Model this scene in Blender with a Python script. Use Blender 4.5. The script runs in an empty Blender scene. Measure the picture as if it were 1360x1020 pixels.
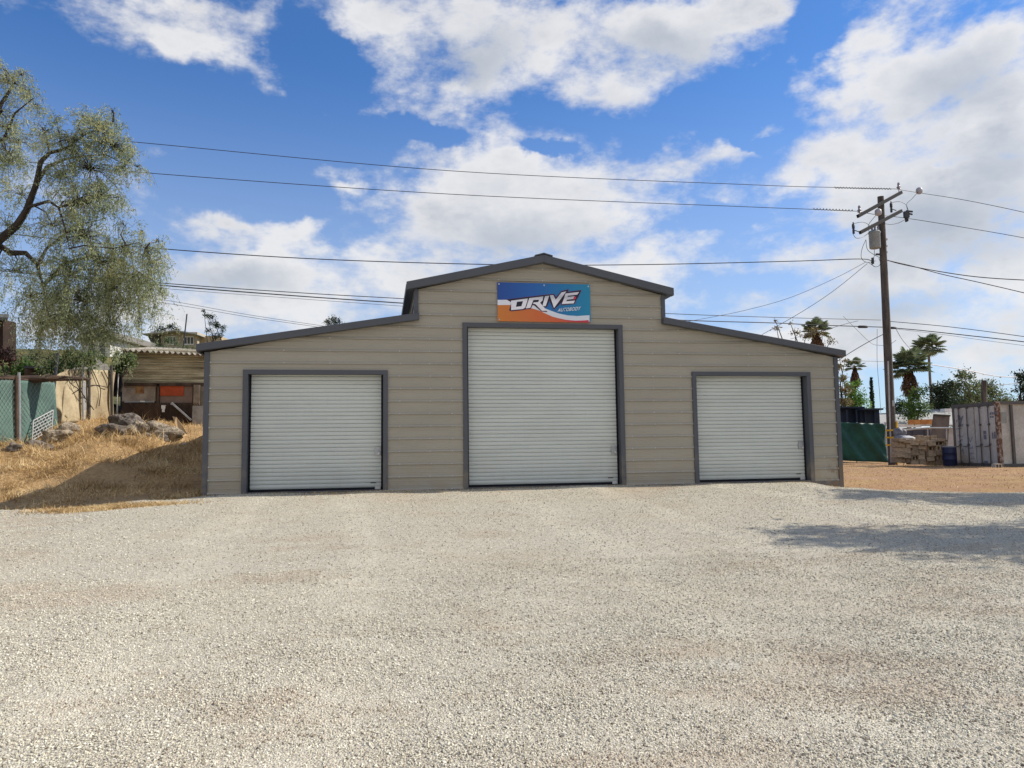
import bpy, bmesh, math, random
import numpy as np
from mathutils import Vector, Matrix
random.seed(7); rng = np.random.default_rng(7)
S = bpy.context.scene; COL = S.collection
def R(a): return math.radians(a)

# ------------------------------------------------------------------ camera
F_PX, PITCH, ROLL, YAW = 1002.5, .0834, -.0133, .1733
CAM = np.array([0, -13.881, .738])
Fv = np.array([math.sin(YAW)*math.cos(PITCH), math.cos(YAW)*math.cos(PITCH), math.sin(PITCH)])
_r = np.array([math.cos(YAW), -math.sin(YAW), 0]); _u = np.cross(_r, Fv)
Rv = math.cos(ROLL)*_r + math.sin(ROLL)*_u; Uv = -math.sin(ROLL)*_r + math.cos(ROLL)*_u
cam = bpy.data.cameras.new('camera'); co = bpy.data.objects.new('camera', cam); COL.objects.link(co)
cam.sensor_width = 36; cam.lens = 36*F_PX/1360; cam.clip_start = .05; cam.clip_end = 6000
m = Matrix.Identity(4)
for i in range(3): m[i][0] = Rv[i]; m[i][1] = Uv[i]; m[i][2] = -Fv[i]; m[i][3] = CAM[i]
co.matrix_world = m; S.camera = co
def ray(u, v): return Fv + Rv*(u-680)/F_PX + Uv*(510-v)/F_PX
def at(u, v, d): return CAM + ray(u, v)*d                     # a point d metres in front of the lens
def onY(u, v, Y): r = ray(u, v); return CAM + r*(Y-CAM[1])/r[1]   # a point on an upright east-west plane
PX = 1/F_PX

# ------------------------------------------------------------------ object helpers
OFF = {}
def tag(o, label, cat, group=None):
    o['label'] = label; o['category'] = cat
    if group: o['group'] = group
    return o
def thing(name, label, cat, loc=(0, 0, 0), group=None):
    o = bpy.data.objects.new(name, None); COL.objects.link(o); o.empty_display_size = .2
    o.location = loc; OFF[o] = np.array(loc, float)
    return tag(o, label, cat, group)
def structure(o, kind='structure'): o['kind'] = kind; return o

class MB:
    def __init__(s): s.v = []; s.f = []; s.m = []; s.sm = []
    def add(s, vs, fs, mi=0, smooth=False):
        b = len(s.v); s.v += [tuple(map(float, p)) for p in vs]
        for f in fs: s.f.append(tuple(b+i for i in f)); s.m.append(mi); s.sm.append(smooth)
    def box(s, a, b, mi=0):
        x0, y0, z0 = a; x1, y1, z1 = b
        s.add([(x0,y0,z0),(x1,y0,z0),(x1,y1,z0),(x0,y1,z0),(x0,y0,z1),(x1,y0,z1),(x1,y1,z1),(x0,y1,z1)],
              [(0,3,2,1),(4,5,6,7),(0,1,5,4),(1,2,6,5),(2,3,7,6),(3,0,4,7)], mi); return s
    def obox(s, c, ex, ey, ez, mi=0):                          # centre and three half-axis vectors
        c, ex, ey, ez = [np.array(q, float) for q in (c, ex, ey, ez)]
        P = [c+i*ex+j*ey+k*ez for k in (-1, 1) for (i, j) in ((-1,-1),(1,-1),(1,1),(-1,1))]
        s.add(P, [(0,3,2,1),(4,5,6,7),(0,1,5,4),(1,2,6,5),(2,3,7,6),(3,0,4,7)], mi); return s
    def bar(s, p, q, w, h, up=(0, 0, 1), mi=0):
        p, q, up = [np.array(t, float) for t in (p, q, up)]; d = q-p; L = np.linalg.norm(d); d = d/L
        a = np.cross(d, up); a /= np.linalg.norm(a); b = np.cross(a, d)
        return s.obox((p+q)/2, d*L/2, a*w/2, b*h/2, mi)
    def tube(s, pts, r, n=8, mi=0, cap=True):
        P = [np.array(p, float) for p in pts]
        if not hasattr(r, '__len__'): r = [r]*len(P)
        ref = None; V = []
        for i, p in enumerate(P):
            t = P[min(i+1, len(P)-1)]-P[max(i-1, 0)]; t = t/(np.linalg.norm(t)+1e-12)
            if ref is None: ref = np.array([0, 0, 1.]) if abs(t[2]) < .9 else np.array([1., 0, 0])
            a = np.cross(t, ref); a /= np.linalg.norm(a)+1e-12; b = np.cross(t, a); ref = -b if np.dot(b, ref) < 0 else b
            a = np.cross(t, ref); a /= np.linalg.norm(a)+1e-12
            for k in range(n):
                an = 2*math.pi*k/n; V.append(p + r[i]*(math.cos(an)*a + math.sin(an)*np.cross(t, a)))
        F = []
        for i in range(len(P)-1):
            for k in range(n): F.append((i*n+k, i*n+(k+1) % n, (i+1)*n+(k+1) % n, (i+1)*n+k))
        if cap: F += [tuple(range(n-1, -1, -1)), tuple((len(P)-1)*n+k for k in range(n))]
        s.add(V, F, mi, True); return s
    def prism(s, poly, off, mi=0):                             # polygon (3-D points) pushed along off
        n = len(poly); off = np.array(off, float)
        V = [np.array(p, float) for p in poly]; V += [p+off for p in V]
        s.add(V, [tuple(range(n)), tuple(range(2*n-1, n-1, -1))]+[(i, i+n, (i+1) % n+n, (i+1) % n) for i in range(n)], mi); return s
    def poly(s, pts, mi=0): s.add(pts, [tuple(range(len(pts)))], mi); return s
    def lathe(s, c, prof, n=20, mi=0):                         # prof = (radius, z) pairs
        V = []; c = np.array(c, float)
        for r_, z in prof:
            for k in range(n): V.append(c+(r_*math.cos(2*math.pi*k/n), r_*math.sin(2*math.pi*k/n), z))
        F = [(i*n+k, i*n+(k+1) % n, (i+1)*n+(k+1) % n, (i+1)*n+k) for i in range(len(prof)-1) for k in range(n)]
        F += [tuple(range(n-1, -1, -1)), tuple((len(prof)-1)*n+k for k in range(n))]
        s.add(V, F, mi, True); return s
    def build(s, name, mats, parent=None, tri=False, bevel=0):
        o0 = OFF.get(parent, np.zeros(3)) if parent else np.zeros(3)
        me = bpy.data.meshes.new(name); me.from_pydata([tuple(np.array(p)-o0) for p in s.v], [], s.f)
        mats = mats if isinstance(mats, (list, tuple)) else [mats]
        for q in mats: me.materials.append(q)
        me.polygons.foreach_set('material_index', s.m); me.polygons.foreach_set('use_smooth', s.sm)
        me.update()
        o = bpy.data.objects.new(name, me); COL.objects.link(o)
        if any(s.sm):
            bm = bmesh.new(); bm.from_mesh(me)
            bmesh.ops.recalc_face_normals(bm, faces=bm.faces)
            for e in bm.edges:
                if len(e.link_faces) == 2 and e.calc_face_angle(0) > R(40): e.smooth = False
            bm.to_mesh(me); bm.free()
        if bevel:
            b = o.modifiers.new('bevel', 'BEVEL'); b.width = bevel; b.segments = 2; b.limit_method = 'ANGLE'
        if parent: o.parent = parent; OFF[o] = o0
        return o
def np_mesh(name, V, Fc, mats, parent=None, smooth=False, n=None):
    """V (N,3), Fc (M,k) arrays -> one mesh object"""
    o0 = OFF.get(parent, np.zeros(3)) if parent else np.zeros(3)
    V = np.asarray(V, np.float32)-o0.astype(np.float32); Fc = np.asarray(Fc, np.int32); k = Fc.shape[1]
    me = bpy.data.meshes.new(name); me.vertices.add(len(V)); me.vertices.foreach_set('co', V.ravel())
    me.loops.add(Fc.size); me.loops.foreach_set('vertex_index', Fc.ravel())
    me.polygons.add(len(Fc)); me.polygons.foreach_set('loop_start', np.arange(0, Fc.size, k, dtype=np.int32))
    me.polygons.foreach_set('use_smooth', np.full(len(Fc), smooth))
    me.update(calc_edges=True); me.validate()
    for q in (mats if isinstance(mats, (list, tuple)) else [mats]): me.materials.append(q)
    o = bpy.data.objects.new(name, me); COL.objects.link(o)
    if parent: o.parent = parent; OFF[o] = o0
    return o
def copy_tree(o, parent=None):
    c = o.copy(); COL.objects.link(c); c.parent = parent
    for ch in [q for q in KIDS.get(o, [])]: copy_tree(ch, c)
    return c
KIDS = {}

# ------------------------------------------------------------------ materials
def lin(c): return tuple((x/255/12.92 if x/255 <= .04045 else ((x/255+.055)/1.055)**2.4) for x in c)
class NT:
    def __init__(s, nt): s.nt = nt; s.n = nt.nodes; s.l = nt.links
    def new(s, t, **kw):
        q = s.n.new(t)
        for k, v in kw.items():
            if k.startswith('i_'): q.inputs[k[2:].replace('_', ' ')].default_value = v
            else: setattr(q, k, v)
        return q
    def set(s, sock, v):
        if isinstance(v, (int, float)): sock.default_value = v
        elif isinstance(v, (tuple, list)):
            sock.default_value = tuple(v) if len(v) == len(sock.default_value) else tuple(v)+(1,)
        else: s.l.new(v, sock)
    def math(s, op, a, b=None, c=None, clamp=False):
        q = s.new('ShaderNodeMath', operation=op, use_clamp=clamp); s.set(q.inputs[0], a)
        if b is not None: s.set(q.inputs[1], b)
        if c is not None: s.set(q.inputs[2], c)
        return q.outputs[0]
    def vmath(s, op, a, b=None):
        q = s.new('ShaderNodeVectorMath', operation=op); s.set(q.inputs[0], a)
        if b is not None: s.set(q.inputs[1], b)
        return q.outputs['Value'] if op in ('LENGTH', 'DISTANCE', 'DOT_PRODUCT') else q.outputs[0]
    def mix(s, f, a, b, blend='MIX'):
        q = s.new('ShaderNodeMix', data_type='RGBA', blend_type=blend); s.set(q.inputs[0], f); s.set(q.inputs[6], a); s.set(q.inputs[7], b)
        return q.outputs[2]
    def noise(s, vec, scale, detail=4, rough=.55, out=0, dist=0):
        q = s.new('ShaderNodeTexNoise'); q.inputs['Scale'].default_value = scale; q.inputs['Detail'].default_value = detail
        q.inputs['Roughness'].default_value = rough; q.inputs['Distortion'].default_value = dist
        if vec is not None: s.l.new(vec, q.inputs['Vector'])
        return q.outputs[out]
    def ramp(s, f, lo, hi, a=0, b=1, smooth=True):
        q = s.new('ShaderNodeMapRange', interpolation_type='SMOOTHSTEP' if smooth else 'LINEAR', clamp=True); s.set(q.inputs[0], f)
        q.inputs[1].default_value = lo; q.inputs[2].default_value = hi; q.inputs[3].default_value = a; q.inputs[4].default_value = b
        return q.outputs[0]
    def scalev(s, vec, sc):
        q = s.new('ShaderNodeMapping'); s.l.new(vec, q.inputs[0]); q.inputs['Scale'].default_value = sc; return q.outputs[0]
def base_mat(name):
    M_ = bpy.data.materials.new(name); M_.use_nodes = True; t = NT(M_.node_tree)
    b = t.n['Principled BSDF']; co_ = t.new('ShaderNodeTexCoord').outputs['Object']
    return M_, t, b, co_
def mat(name, c, c2=None, rough=.75, metal=0, scale=3, lo=.35, hi=.65, bump=0, bscale=60, spec=.35, island=0, stretch=None, trans=0):
    M_, t, b, v = base_mat(name)
    if stretch: v = t.scalev(v, stretch)
    c2 = c2 or tuple(x*.82 for x in c)
    f = t.ramp(t.noise(v, scale, 6, .6), lo, hi)
    col = t.mix(f, c, c2)
    fine = t.ramp(t.noise(v, scale*11, 3, .6), .3, .7, .88, 1.1)
    q = t.new('ShaderNodeVectorMath', operation='SCALE'); t.l.new(col, q.inputs[0]); t.l.new(fine, q.inputs[3]); col = q.outputs[0]
    if island:
        g = t.new('ShaderNodeNewGeometry').outputs['Random Per Island']
        q = t.new('ShaderNodeVectorMath', operation='SCALE'); t.l.new(col, q.inputs[0])
        t.l.new(t.ramp(g, 0, 1, 1-island, 1+island, False), q.inputs[3]); col = q.outputs[0]
    t.l.new(col, b.inputs['Base Color']); b.inputs['Roughness'].default_value = rough
    b.inputs['Metallic'].default_value = metal; b.inputs['Specular IOR Level'].default_value = spec
    if bump:
        q = t.new('ShaderNodeBump'); q.inputs['Strength'].default_value = 1; q.inputs['Distance'].default_value = bump
        t.l.new(t.noise(v, bscale, 5, .6), q.inputs['Height']); t.l.new(q.outputs[0], b.inputs['Normal'])
    if trans:                                                  # thin leaves let light through
        tr = t.new('ShaderNodeBsdfTranslucent'); t.l.new(col, tr.inputs[0]); mx = t.new('ShaderNodeMixShader'); mx.inputs[0].default_value = trans
        t.l.new(b.outputs[0], mx.inputs[1]); t.l.new(tr.outputs[0], mx.inputs[2]); t.l.new(mx.outputs[0], t.n['Material Output'].inputs[0])
    return M_
def leafmat(name, cols, rough=.6, trans=.3):
    """cols: three leaf colours picked per leaf and drifting through the crown"""
    M_, t, b, v = base_mat(name)
    g = t.new('ShaderNodeNewGeometry').outputs['Random Per Island']
    big = t.noise(v, 1.1, 3, .6)
    k = t.math('ADD', t.math('MULTIPLY', g, .55), t.math('MULTIPLY', t.ramp(big, .3, .7), .45))
    cr = t.new('ShaderNodeValToRGB'); t.l.new(k, cr.inputs[0]); e = cr.color_ramp.elements
    e[0].position = .1; e[0].color = (*cols[0], 1); e[1].position = .9; e[1].color = (*cols[-1], 1)
    for i, c in enumerate(cols[1:-1]): q = e.new(.1+.8*(i+1)/(len(cols)-1)); q.color = (*c, 1)
    t.l.new(cr.outputs[0], b.inputs['Base Color']); b.inputs['Roughness'].default_value = rough; b.inputs['Specular IOR Level'].default_value = .3
    tr = t.new('ShaderNodeBsdfTranslucent'); t.l.new(cr.outputs[0], tr.inputs[0]); mx = t.new('ShaderNodeMixShader'); mx.inputs[0].default_value = trans
    t.l.new(b.outputs[0], mx.inputs[1]); t.l.new(tr.outputs[0], mx.inputs[2]); t.l.new(mx.outputs[0], t.n['Material Output'].inputs[0])
    return M_

# ------------------------------------------------------------------ world: sky and clouds
SUN_EL, SUN_A = 39.0, 4.0        # sun to the right of the barn, a little behind its front
sun_dir = np.array([math.cos(R(SUN_EL))*math.cos(R(SUN_A)), math.cos(R(SUN_EL))*math.sin(R(SUN_A)), math.sin(R(SUN_EL))])
W = bpy.data.worlds.new('World'); S.world = W; W.use_nodes = True; t = NT(W.node_tree)
bg = t.n['Background']
sky = t.new('ShaderNodeTexSky', sky_type='NISHITA', sun_disc=False, sun_elevation=R(SUN_EL), sun_rotation=math.atan2(sun_dir[0], sun_dir[1]),
            altitude=200, air_density=1.0, dust_density=.4, ozone_density=3.0)
dirn = t.new('ShaderNodeTexCoord').outputs['Generated']
sx = t.new('ShaderNodeSeparateXYZ'); t.l.new(dirn, sx.inputs[0])
el = t.math('ARCSINE', sx.outputs[2]); az = t.math('ARCTAN2', sx.outputs[0], sx.outputs[1])
cmb = t.new('ShaderNodeCombineXYZ'); t.l.new(az, cmb.inputs[0]); t.l.new(el, cmb.inputs[1]); AE = cmb.outputs[0]
def ae(u, v): d = ray(u, v); d = d/np.linalg.norm(d); return math.atan2(d[0], d[1]), math.asin(d[2])
clouds = [(255,30,125,48,1.0),(345,40,45,35,.8),(190,5,60,30,.7),
 (500,25,115,48,.95),(600,15,120,60,1.),(720,55,150,75,1.1),(850,50,150,75,1.1),(960,15,120,45,1.),(835,120,85,50,1.),(770,110,60,40,.8),(625,128,48,20,.6),(600,102,35,16,.6),
 (650,235,130,65,1.1),(590,285,120,60,1.1),(700,300,150,60,1.1),(560,345,110,50,1.),(800,300,95,45,.9),(900,230,95,32,.9),(960,212,70,24,.85),
 (468,202,30,14,.6),(462,240,42,14,.7),(470,272,32,16,.6),(170,172,40,16,.55),
 (300,312,75,26,.9),(395,322,45,24,.9),(330,365,170,45,1.),(480,355,110,40,.8),(240,420,160,50,.8),(420,420,160,45,.8),
 (1010,165,48,18,.7),(1160,60,60,45,.9),(1110,120,60,50,1.),(1200,110,110,90,1.2),(1320,60,120,70,1.2),(1330,160,150,110,1.3),(1130,200,110,60,1.1),(1250,260,200,110,1.3),
 (1060,235,70,35,.9),(1180,340,160,60,1.1),(1060,330,90,28,.7),(1330,350,120,60,1.1),(960,345,80,22,.75),(880,330,60,18,.6),(1000,392,110,26,.85),(1150,440,220,55,1.),(900,400,60,22,.6),(1330,480,140,45,.8),
 (730,250,190,75,.9),(560,375,190,55,.8),(350,400,230,55,.85),(820,360,150,40,.7),(1080,400,200,60,.8),(1340,300,200,160,1.),(1230,180,120,90,.9),(60,430,140,40,.8),
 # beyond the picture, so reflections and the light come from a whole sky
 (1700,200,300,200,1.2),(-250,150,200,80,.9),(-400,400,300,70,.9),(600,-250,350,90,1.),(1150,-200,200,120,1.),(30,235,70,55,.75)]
warp = t.noise(dirn, 9, 5, .6, out=1); wv = t.vmath('SUBTRACT', warp, (.5, .5, .5))
q = t.new('ShaderNodeVectorMath', operation='SCALE'); t.l.new(wv, q.inputs[0]); q.inputs[3].default_value = .10
AEw = t.vmath('ADD', AE, q.outputs[0])
field = None
for (u, v, rx, ry, st) in clouds:
    a0, e0 = ae(u, v); a1 = ae(u+rx, v)[0]; e1 = ae(u, v-ry)[1]
    d = t.vmath('SUBTRACT', AEw, (a0, e0, 0)); d = t.vmath('MULTIPLY', d, (1/max(abs(a1-a0), .01), 1/max(abs(e1-e0), .01), 0))
    g = t.ramp(t.vmath('LENGTH', d), .0, 1.55, st, 0)
    field = g if field is None else t.math('SMOOTH_MAX', field, g, .35)
field = t.math('MAXIMUM', field, t.ramp(sx.outputs[1], -.1, -.6, 0, .8))      # unseen cloud cover added behind the viewer, a more neutral fill light for the facade
clear = None                                               # stretches of open blue between the banks
for (u, v, rx, ry) in [(110,130,120,70),(290,150,130,60),(440,120,60,55),(400,180,120,30),(560,178,60,16),(1085,55,34,60),(945,155,60,30),(1010,115,40,35),(370,270,60,35),(60,50,60,60),(270,240,80,40),(1000,190,30,12),(720,195,40,12),(960,285,60,16)]:
    a0, e0 = ae(u, v); a1 = ae(u+rx, v)[0]; e1 = ae(u, v-ry)[1]
    d = t.vmath('MULTIPLY', t.vmath('SUBTRACT', AEw, (a0, e0, 0)), (1/abs(a1-a0), 1/abs(e1-e0), 0)); g = t.ramp(t.vmath('LENGTH', d), .3, 1.5, .75, 0)
    clear = g if clear is None else t.math('MAXIMUM', clear, g)
field = t.math('SUBTRACT', field, clear)
pv = t.scalev(dirn, (1, 1, 1.9))
n1 = t.noise(pv, 5.5, 9, .58, dist=.25); n2 = t.noise(pv, 17, 7, .6)
nn = t.math('ADD', t.math('MULTIPLY', t.math('SUBTRACT', n1, .5), 2.3), t.math('MULTIPLY', t.math('SUBTRACT', n2, .5), 1.3))
n3 = t.noise(pv, 48, 5, .6); nn = t.math('ADD', nn, t.math('MULTIPLY', t.math('SUBTRACT', n3, .5), .5))
dens = t.math('ADD', field, nn)
mask = t.ramp(dens, .16, .98)
thick = t.ramp(dens, .75, 1.7)
under = t.noise(t.vmath('ADD', pv, (.06, .02, .06)), 5.5, 6, .55)
lightn = t.ramp(t.math('SUBTRACT', n1, under), -.10, .12)
ccol = t.mix(thick, (6.9, 6.9, 7.0), (4.1, 4.4, 4.95))
ccol = t.mix(t.math('MULTIPLY', lightn, .5), ccol, (8.3, 8.2, 8.1))
# thin veil towards the horizon
gray = None
for (u, v, rx, ry) in [(1275,110,110,55),(1260,300,190,70),(620,70,80,40),(690,320,110,40),(880,70,90,40),(1180,400,120,40),(300,375,120,25),(1330,220,80,60)]:
    a0, e0 = ae(u, v); a1 = ae(u+rx, v)[0]; e1 = ae(u, v-ry)[1]
    d = t.vmath('MULTIPLY', t.vmath('SUBTRACT', AEw, (a0, e0, 0)), (1/abs(a1-a0), 1/abs(e1-e0), 0)); g = t.ramp(t.vmath('LENGTH', d), 0, 1.4, 1, 0)
    gray = g if gray is None else t.math('MAXIMUM', gray, g)
ccol = t.mix(t.math('MULTIPLY', gray, t.ramp(n1, .3, .7, .45, .8)), ccol, (3.5, 4.0, 4.7))
veil = t.ramp(el, .0, .5, .6, .0)
skyc = t.mix(1.0, sky.outputs[0], (.58, .95, 1.36), 'MULTIPLY')
skyc = t.mix(veil, skyc, (5.6, 6.2, 7.0))
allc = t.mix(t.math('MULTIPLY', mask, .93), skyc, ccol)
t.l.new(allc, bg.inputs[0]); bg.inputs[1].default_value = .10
W.cycles.sampling_method = 'MANUAL'; W.cycles.sample_map_resolution = 512
sl = bpy.data.lights.new('sun', 'SUN'); so = bpy.data.objects.new('sun', sl); COL.objects.link(so)
sl.energy = 4.9; sl.angle = R(.6); sl.color = (1, .92, .80)
so.rotation_euler = Vector(-sun_dir).to_track_quat('-Z', 'Y').to_euler(); so.location = (20, 0, 20)
S.view_settings.view_transform = 'Standard'; S.view_settings.look = 'None'; S.view_settings.exposure = .2; S.view_settings.gamma = 1

# ------------------------------------------------------------------ terrain
def cp(u, v, Y): p = onY(u, v, Y); return p
ctrl = []
for X in np.arange(-14, 31, 2.2):
    for Y in np.arange(-22, -1.9, 2.2):
        z = -.86*min(1.0, -Y/13.88)
        fade = max(0, 1+Y/8)
        z -= .22*fade*float(np.clip((X-7.5)/3, 0, 1)); z -= .15*fade*float(np.clip((-3-X)/2, 0, 1))
        ctrl.append((X, Y, z))
for X in np.arange(-3, 8.6, 1.0):
    for Y in (0, 1, 3, 6, 9): ctrl.append((X, Y, -.03))
for X, z in ((9.1, -.14), (10, -.24), (12, -.28), (15, -.3), (20, -.3), (26, -.3)):
    for Y in (0, 2.5, 5, 8, 12, 17, 23, 30): ctrl.append((X, Y, z if X < 10 and Y < 2 else max(z, -.3) if X > 9.5 else -.2))
for X in (12, 18, 24, 32, 42, 60, 90, 140):
    for Y in (38, 50, 70, 100, 150, 250): ctrl.append((X, Y, -.25))
for X in (32, 42, 60, 90, 140):
    for Y in (-20, -10, 0, 10, 20, 30): ctrl.append((X, Y, -.3))
ctrl += [(-3.6, -.3, -.06), (-4.8, -.55, -.15), (-5.8, .3, -.18), (-7, 1.3, -.2), (-9, .5, -.25), (-12, 0, -.3)]
for (u, v, Y) in [(265,628,2.2),(266,608,5.5),(240,650,.8),(240,625,2.5),(247,590,7.4),(230,575,8.2),(262,566,9.6),(180,650,1.0),(180,615,3.2),(180,580,6.2),(160,560,8.6),(210,557,9.2),(120,650,1.2),(120,615,3.0),(120,585,5.2),(115,554,8.2),
                  (60,650,1.6),(60,615,3.3),(60,596,4.7),(20,650,1.8),(20,615,3.6),(10,594,4.8),(30,592,5.2),(75,568,6.8),(-60,601,4.0),(-60,650,2.0),(-160,600,6.5),(-160,660,2.5)]:
    ctrl.append(tuple(cp(u, v, Y)))
ctrl += [(-6.5, 11, 2.0), (-4, 12, 1.6), (-2, 14, 1.2), (-10, 13, 2.4), (-14, 12, 2.4), (-18, 11, 2.3), (-24, 12, 2.6), (-3.2, 9.5, 1.3)]
for X in (-8, -14, -22, -32, -45, -70, -120):
    for Y, z in ((20, 3.9), (30, 5.7), (42, 7.6), (55, 8.8), (80, 9.0), (150, 8.5), (250, 8.5)): ctrl.append((X, Y, z*min(1, (-X+6)/16)))
for X in (0, 6):
    for Y in (20, 40, 80, 150, 250): ctrl.append((X, Y, .3))
for X in (-20, -32, -50, -90): 
    for Y in (-20, -10): ctrl.append((X, Y, -.8))
    for Y in (-2, 4): ctrl.append((X, Y, .2))
CT = np.array(ctrl)
def slope(Y): return -.86*np.clip(-np.asarray(Y, float)/13.88, 0, 1)      # the lot falls evenly away from the barn
CT[:, 2] -= slope(CT[:, 1])
def H(X, Y):
    X = np.atleast_1d(np.asarray(X, float)); Y = np.atleast_1d(np.asarray(Y, float)); out = np.zeros(X.shape).ravel(); xf = X.ravel(); yf = Y.ravel()
    loc = .45
    for i in range(0, len(xf), 20000):
        d2 = (xf[i:i+20000, None]-CT[None, :, 0])**2+(yf[i:i+20000, None]-CT[None, :, 1])**2
        w = 1/(d2+loc**2)**2.0
        out[i:i+20000] = (w*CT[None, :, 2]).sum(1)/w.sum(1)
    return out.reshape(X.shape)+slope(Y)
def bumps(X, Y):
    b = .02*np.sin(X*1.3+Y*.7)*np.sin(Y*1.9-X*.4)+.012*np.sin(X*3.1-Y*2.3+1)
    left = np.clip((-3.3-X)/1.2, 0, 1)*np.clip((Y-.2)/2, 0, 1)
    rough = .07*np.sin(X*2.3+Y*1.1)*np.cos(Y*2.9+X*.6)+.035*np.sin(X*6.1+1.3*Y)*np.sin(Y*5.3-X)
    return b*.5+left*rough
def ground_z(X, Y): return H(X, Y)+bumps(np.asarray(X, float), np.asarray(Y, float))
def gz(x, y): return float(ground_z(np.array([x]), np.array([y]))[0])
def grid(xs, ys, zf, name, mt):
    XX, YY = np.meshgrid(xs, ys); ZZ = zf(XX, YY); V = np.stack([XX, YY, ZZ], -1).reshape(-1, 3); nx = len(xs); ny = len(ys)
    i, j = np.meshgrid(np.arange(nx-1), np.arange(ny-1)); a = (j*nx+i).ravel()
    return np_mesh(name, V, np.stack([a, a+1, a+nx+1, a+nx], -1), mt, smooth=True)

def ground_material():
    M_, t, b, v = base_mat('dirt_and_straw')
    n = t.noise(v, .9, 8, .65); f = t.noise(v, 14, 8, .7); s = t.noise(t.scalev(v, (1, 2.2, 1)), 45, 5, .7)
    straw = t.mix(t.ramp(f, .35, .65), lin((198, 164, 116)), lin((146, 114, 76)))
    straw = t.mix(t.ramp(s, .4, .7), straw, lin((208, 180, 134)))
    dirt = t.mix(t.ramp(n, .35, .65), lin((180, 146, 114)), lin((142, 100, 72)))
    dirt = t.mix(t.ramp(f, .55, .75), dirt, lin((120, 84, 56)))
    sep = t.new('ShaderNodeSeparateXYZ'); t.l.new(v, sep.inputs[0])
    leftm = t.ramp(sep.outputs[0], 2, -2)
    r2 = t.ramp(n, .42, .6)
    col = t.mix(t.math('MAXIMUM', t.math('MULTIPLY', leftm, .85), t.math('MULTIPLY', r2, .8)), dirt, straw)
    scrub = t.mix(t.ramp(t.noise(v, .7, 8, .7), .4, .6), lin((128, 120, 78)), lin((78, 84, 56)))          # scrubby hillside beyond the fences
    col = t.mix(t.math('MULTIPLY', leftm, t.ramp(sep.outputs[1], 10.5, 13)), col, scrub)
    t.l.new(col, b.inputs['Base Color']); b.inputs['Roughness'].default_value = .95; b.inputs['Specular IOR Level'].default_value = .15
    q = t.new('ShaderNodeBump'); q.inputs['Distance'].default_value = .05; t.l.new(t.math('ADD', f, t.math('MULTIPLY', s, .5)), q.inputs['Height']); t.l.new(q.outputs[0], b.inputs['Normal'])
    return M_
def gravel_material():
    M_, t, b, v = base_mat('crushed_gravel')
    def vor(sc, feat='F1'):
        q = t.new('ShaderNodeTexVoronoi', feature=feat); q.inputs['Scale'].default_value = sc; t.l.new(v, q.inputs['Vector']); return q
    va, vb = vor(80), vor(170)
    def val(q):
        s_ = t.new('ShaderNodeSeparateColor'); t.l.new(q.outputs['Color'], s_.inputs[0]); return s_.outputs[0], s_.outputs[1]
    a0, a1 = val(va); b0, b1 = val(vb)
    cr = t.new('ShaderNodeValToRGB'); t.l.new(a0, cr.inputs[0]); e = cr.color_ramp.elements
    e[0].position = 0; e[0].color = (*lin((118, 112, 100)), 1); e[1].position = 1; e[1].color = (*lin((232, 226, 208)), 1)
    for p, c in ((.12, (140, 132, 118)), (.35, (178, 170, 154)), (.7, (198, 190, 172))): x = e.new(p); x.color = (*lin(c), 1)
    cb = t.mix(b0, lin((168,161,142)), lin((220,214,196)))
    col = t.mix(.45, cr.outputs[0], cb)
    big = t.noise(v, .32, 6, .6); mid = t.noise(v, 1.7, 6, .65); m3 = t.noise(v, 7, 4, .6)
    col = t.mix(t.math('MULTIPLY', t.ramp(big, .48, .72), .45), col, lin((186, 164, 134)))        # earth showing through
    col = t.mix(t.math('MULTIPLY', t.ramp(mid, .58, .75), .2), col, lin((172, 156, 130)))
    b2 = t.noise(t.scalev(v, (1, 2.2, 1)), .55, 7, .7); col = t.mix(t.math('MULTIPLY', t.ramp(b2, .50, .68), .3), col, lin((166, 142, 116)))
    sp_ = t.new('ShaderNodeSeparateXYZ'); t.l.new(v, sp_.inputs[0])              # worn wheel lanes running up to the doors
    wob = t.math('MULTIPLY', t.math('SUBTRACT', t.noise(v, .25, 3), .5), 1.6); lane = None
    for lx in (-1.9, -.35, 2.3, 3.9, 6.6, 8.1):
        g_ = t.ramp(t.math('ABSOLUTE', t.math('SUBTRACT', t.math('ADD', sp_.outputs[0], wob), lx)), .12, .34, 1, 0); lane = g_ if lane is None else t.math('MAXIMUM', lane, g_)
    lane = t.math('MULTIPLY', lane, t.ramp(mid, .35, .6)); col = t.mix(t.math('MULTIPLY', lane, .30), col, lin((226, 220, 200)))
    col = t.mix(t.math('MULTIPLY', t.ramp(mid, .42, .28), .35), col, lin((208, 206, 196)))        # dusty pale spots
    col = t.mix(t.math('MULTIPLY', t.ramp(m3, .60, .8), .06), col, lin((130, 120, 108)))
    t.l.new(col, b.inputs['Base Color']); b.inputs['Roughness'].default_value = .95; b.inputs['Specular IOR Level'].default_value = .2
    hgt = t.math('ADD', t.math('MULTIPLY', t.math('SUBTRACT', 1.0, va.outputs['Distance']), 1.0), t.math('MULTIPLY', b1, .5))
    hgt = t.math('ADD', hgt, t.math('MULTIPLY', a1, .8)); hgt = t.math('ADD', hgt, t.math('MULTIPLY', m3, .5))
    q = t.new('ShaderNodeBump'); q.inputs['Distance'].default_value = .010; q.inputs['Strength'].default_value = .8; t.l.new(hgt, q.inputs['Height']); t.l.new(q.outputs[0], b.inputs['Normal'])
    return M_
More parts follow.
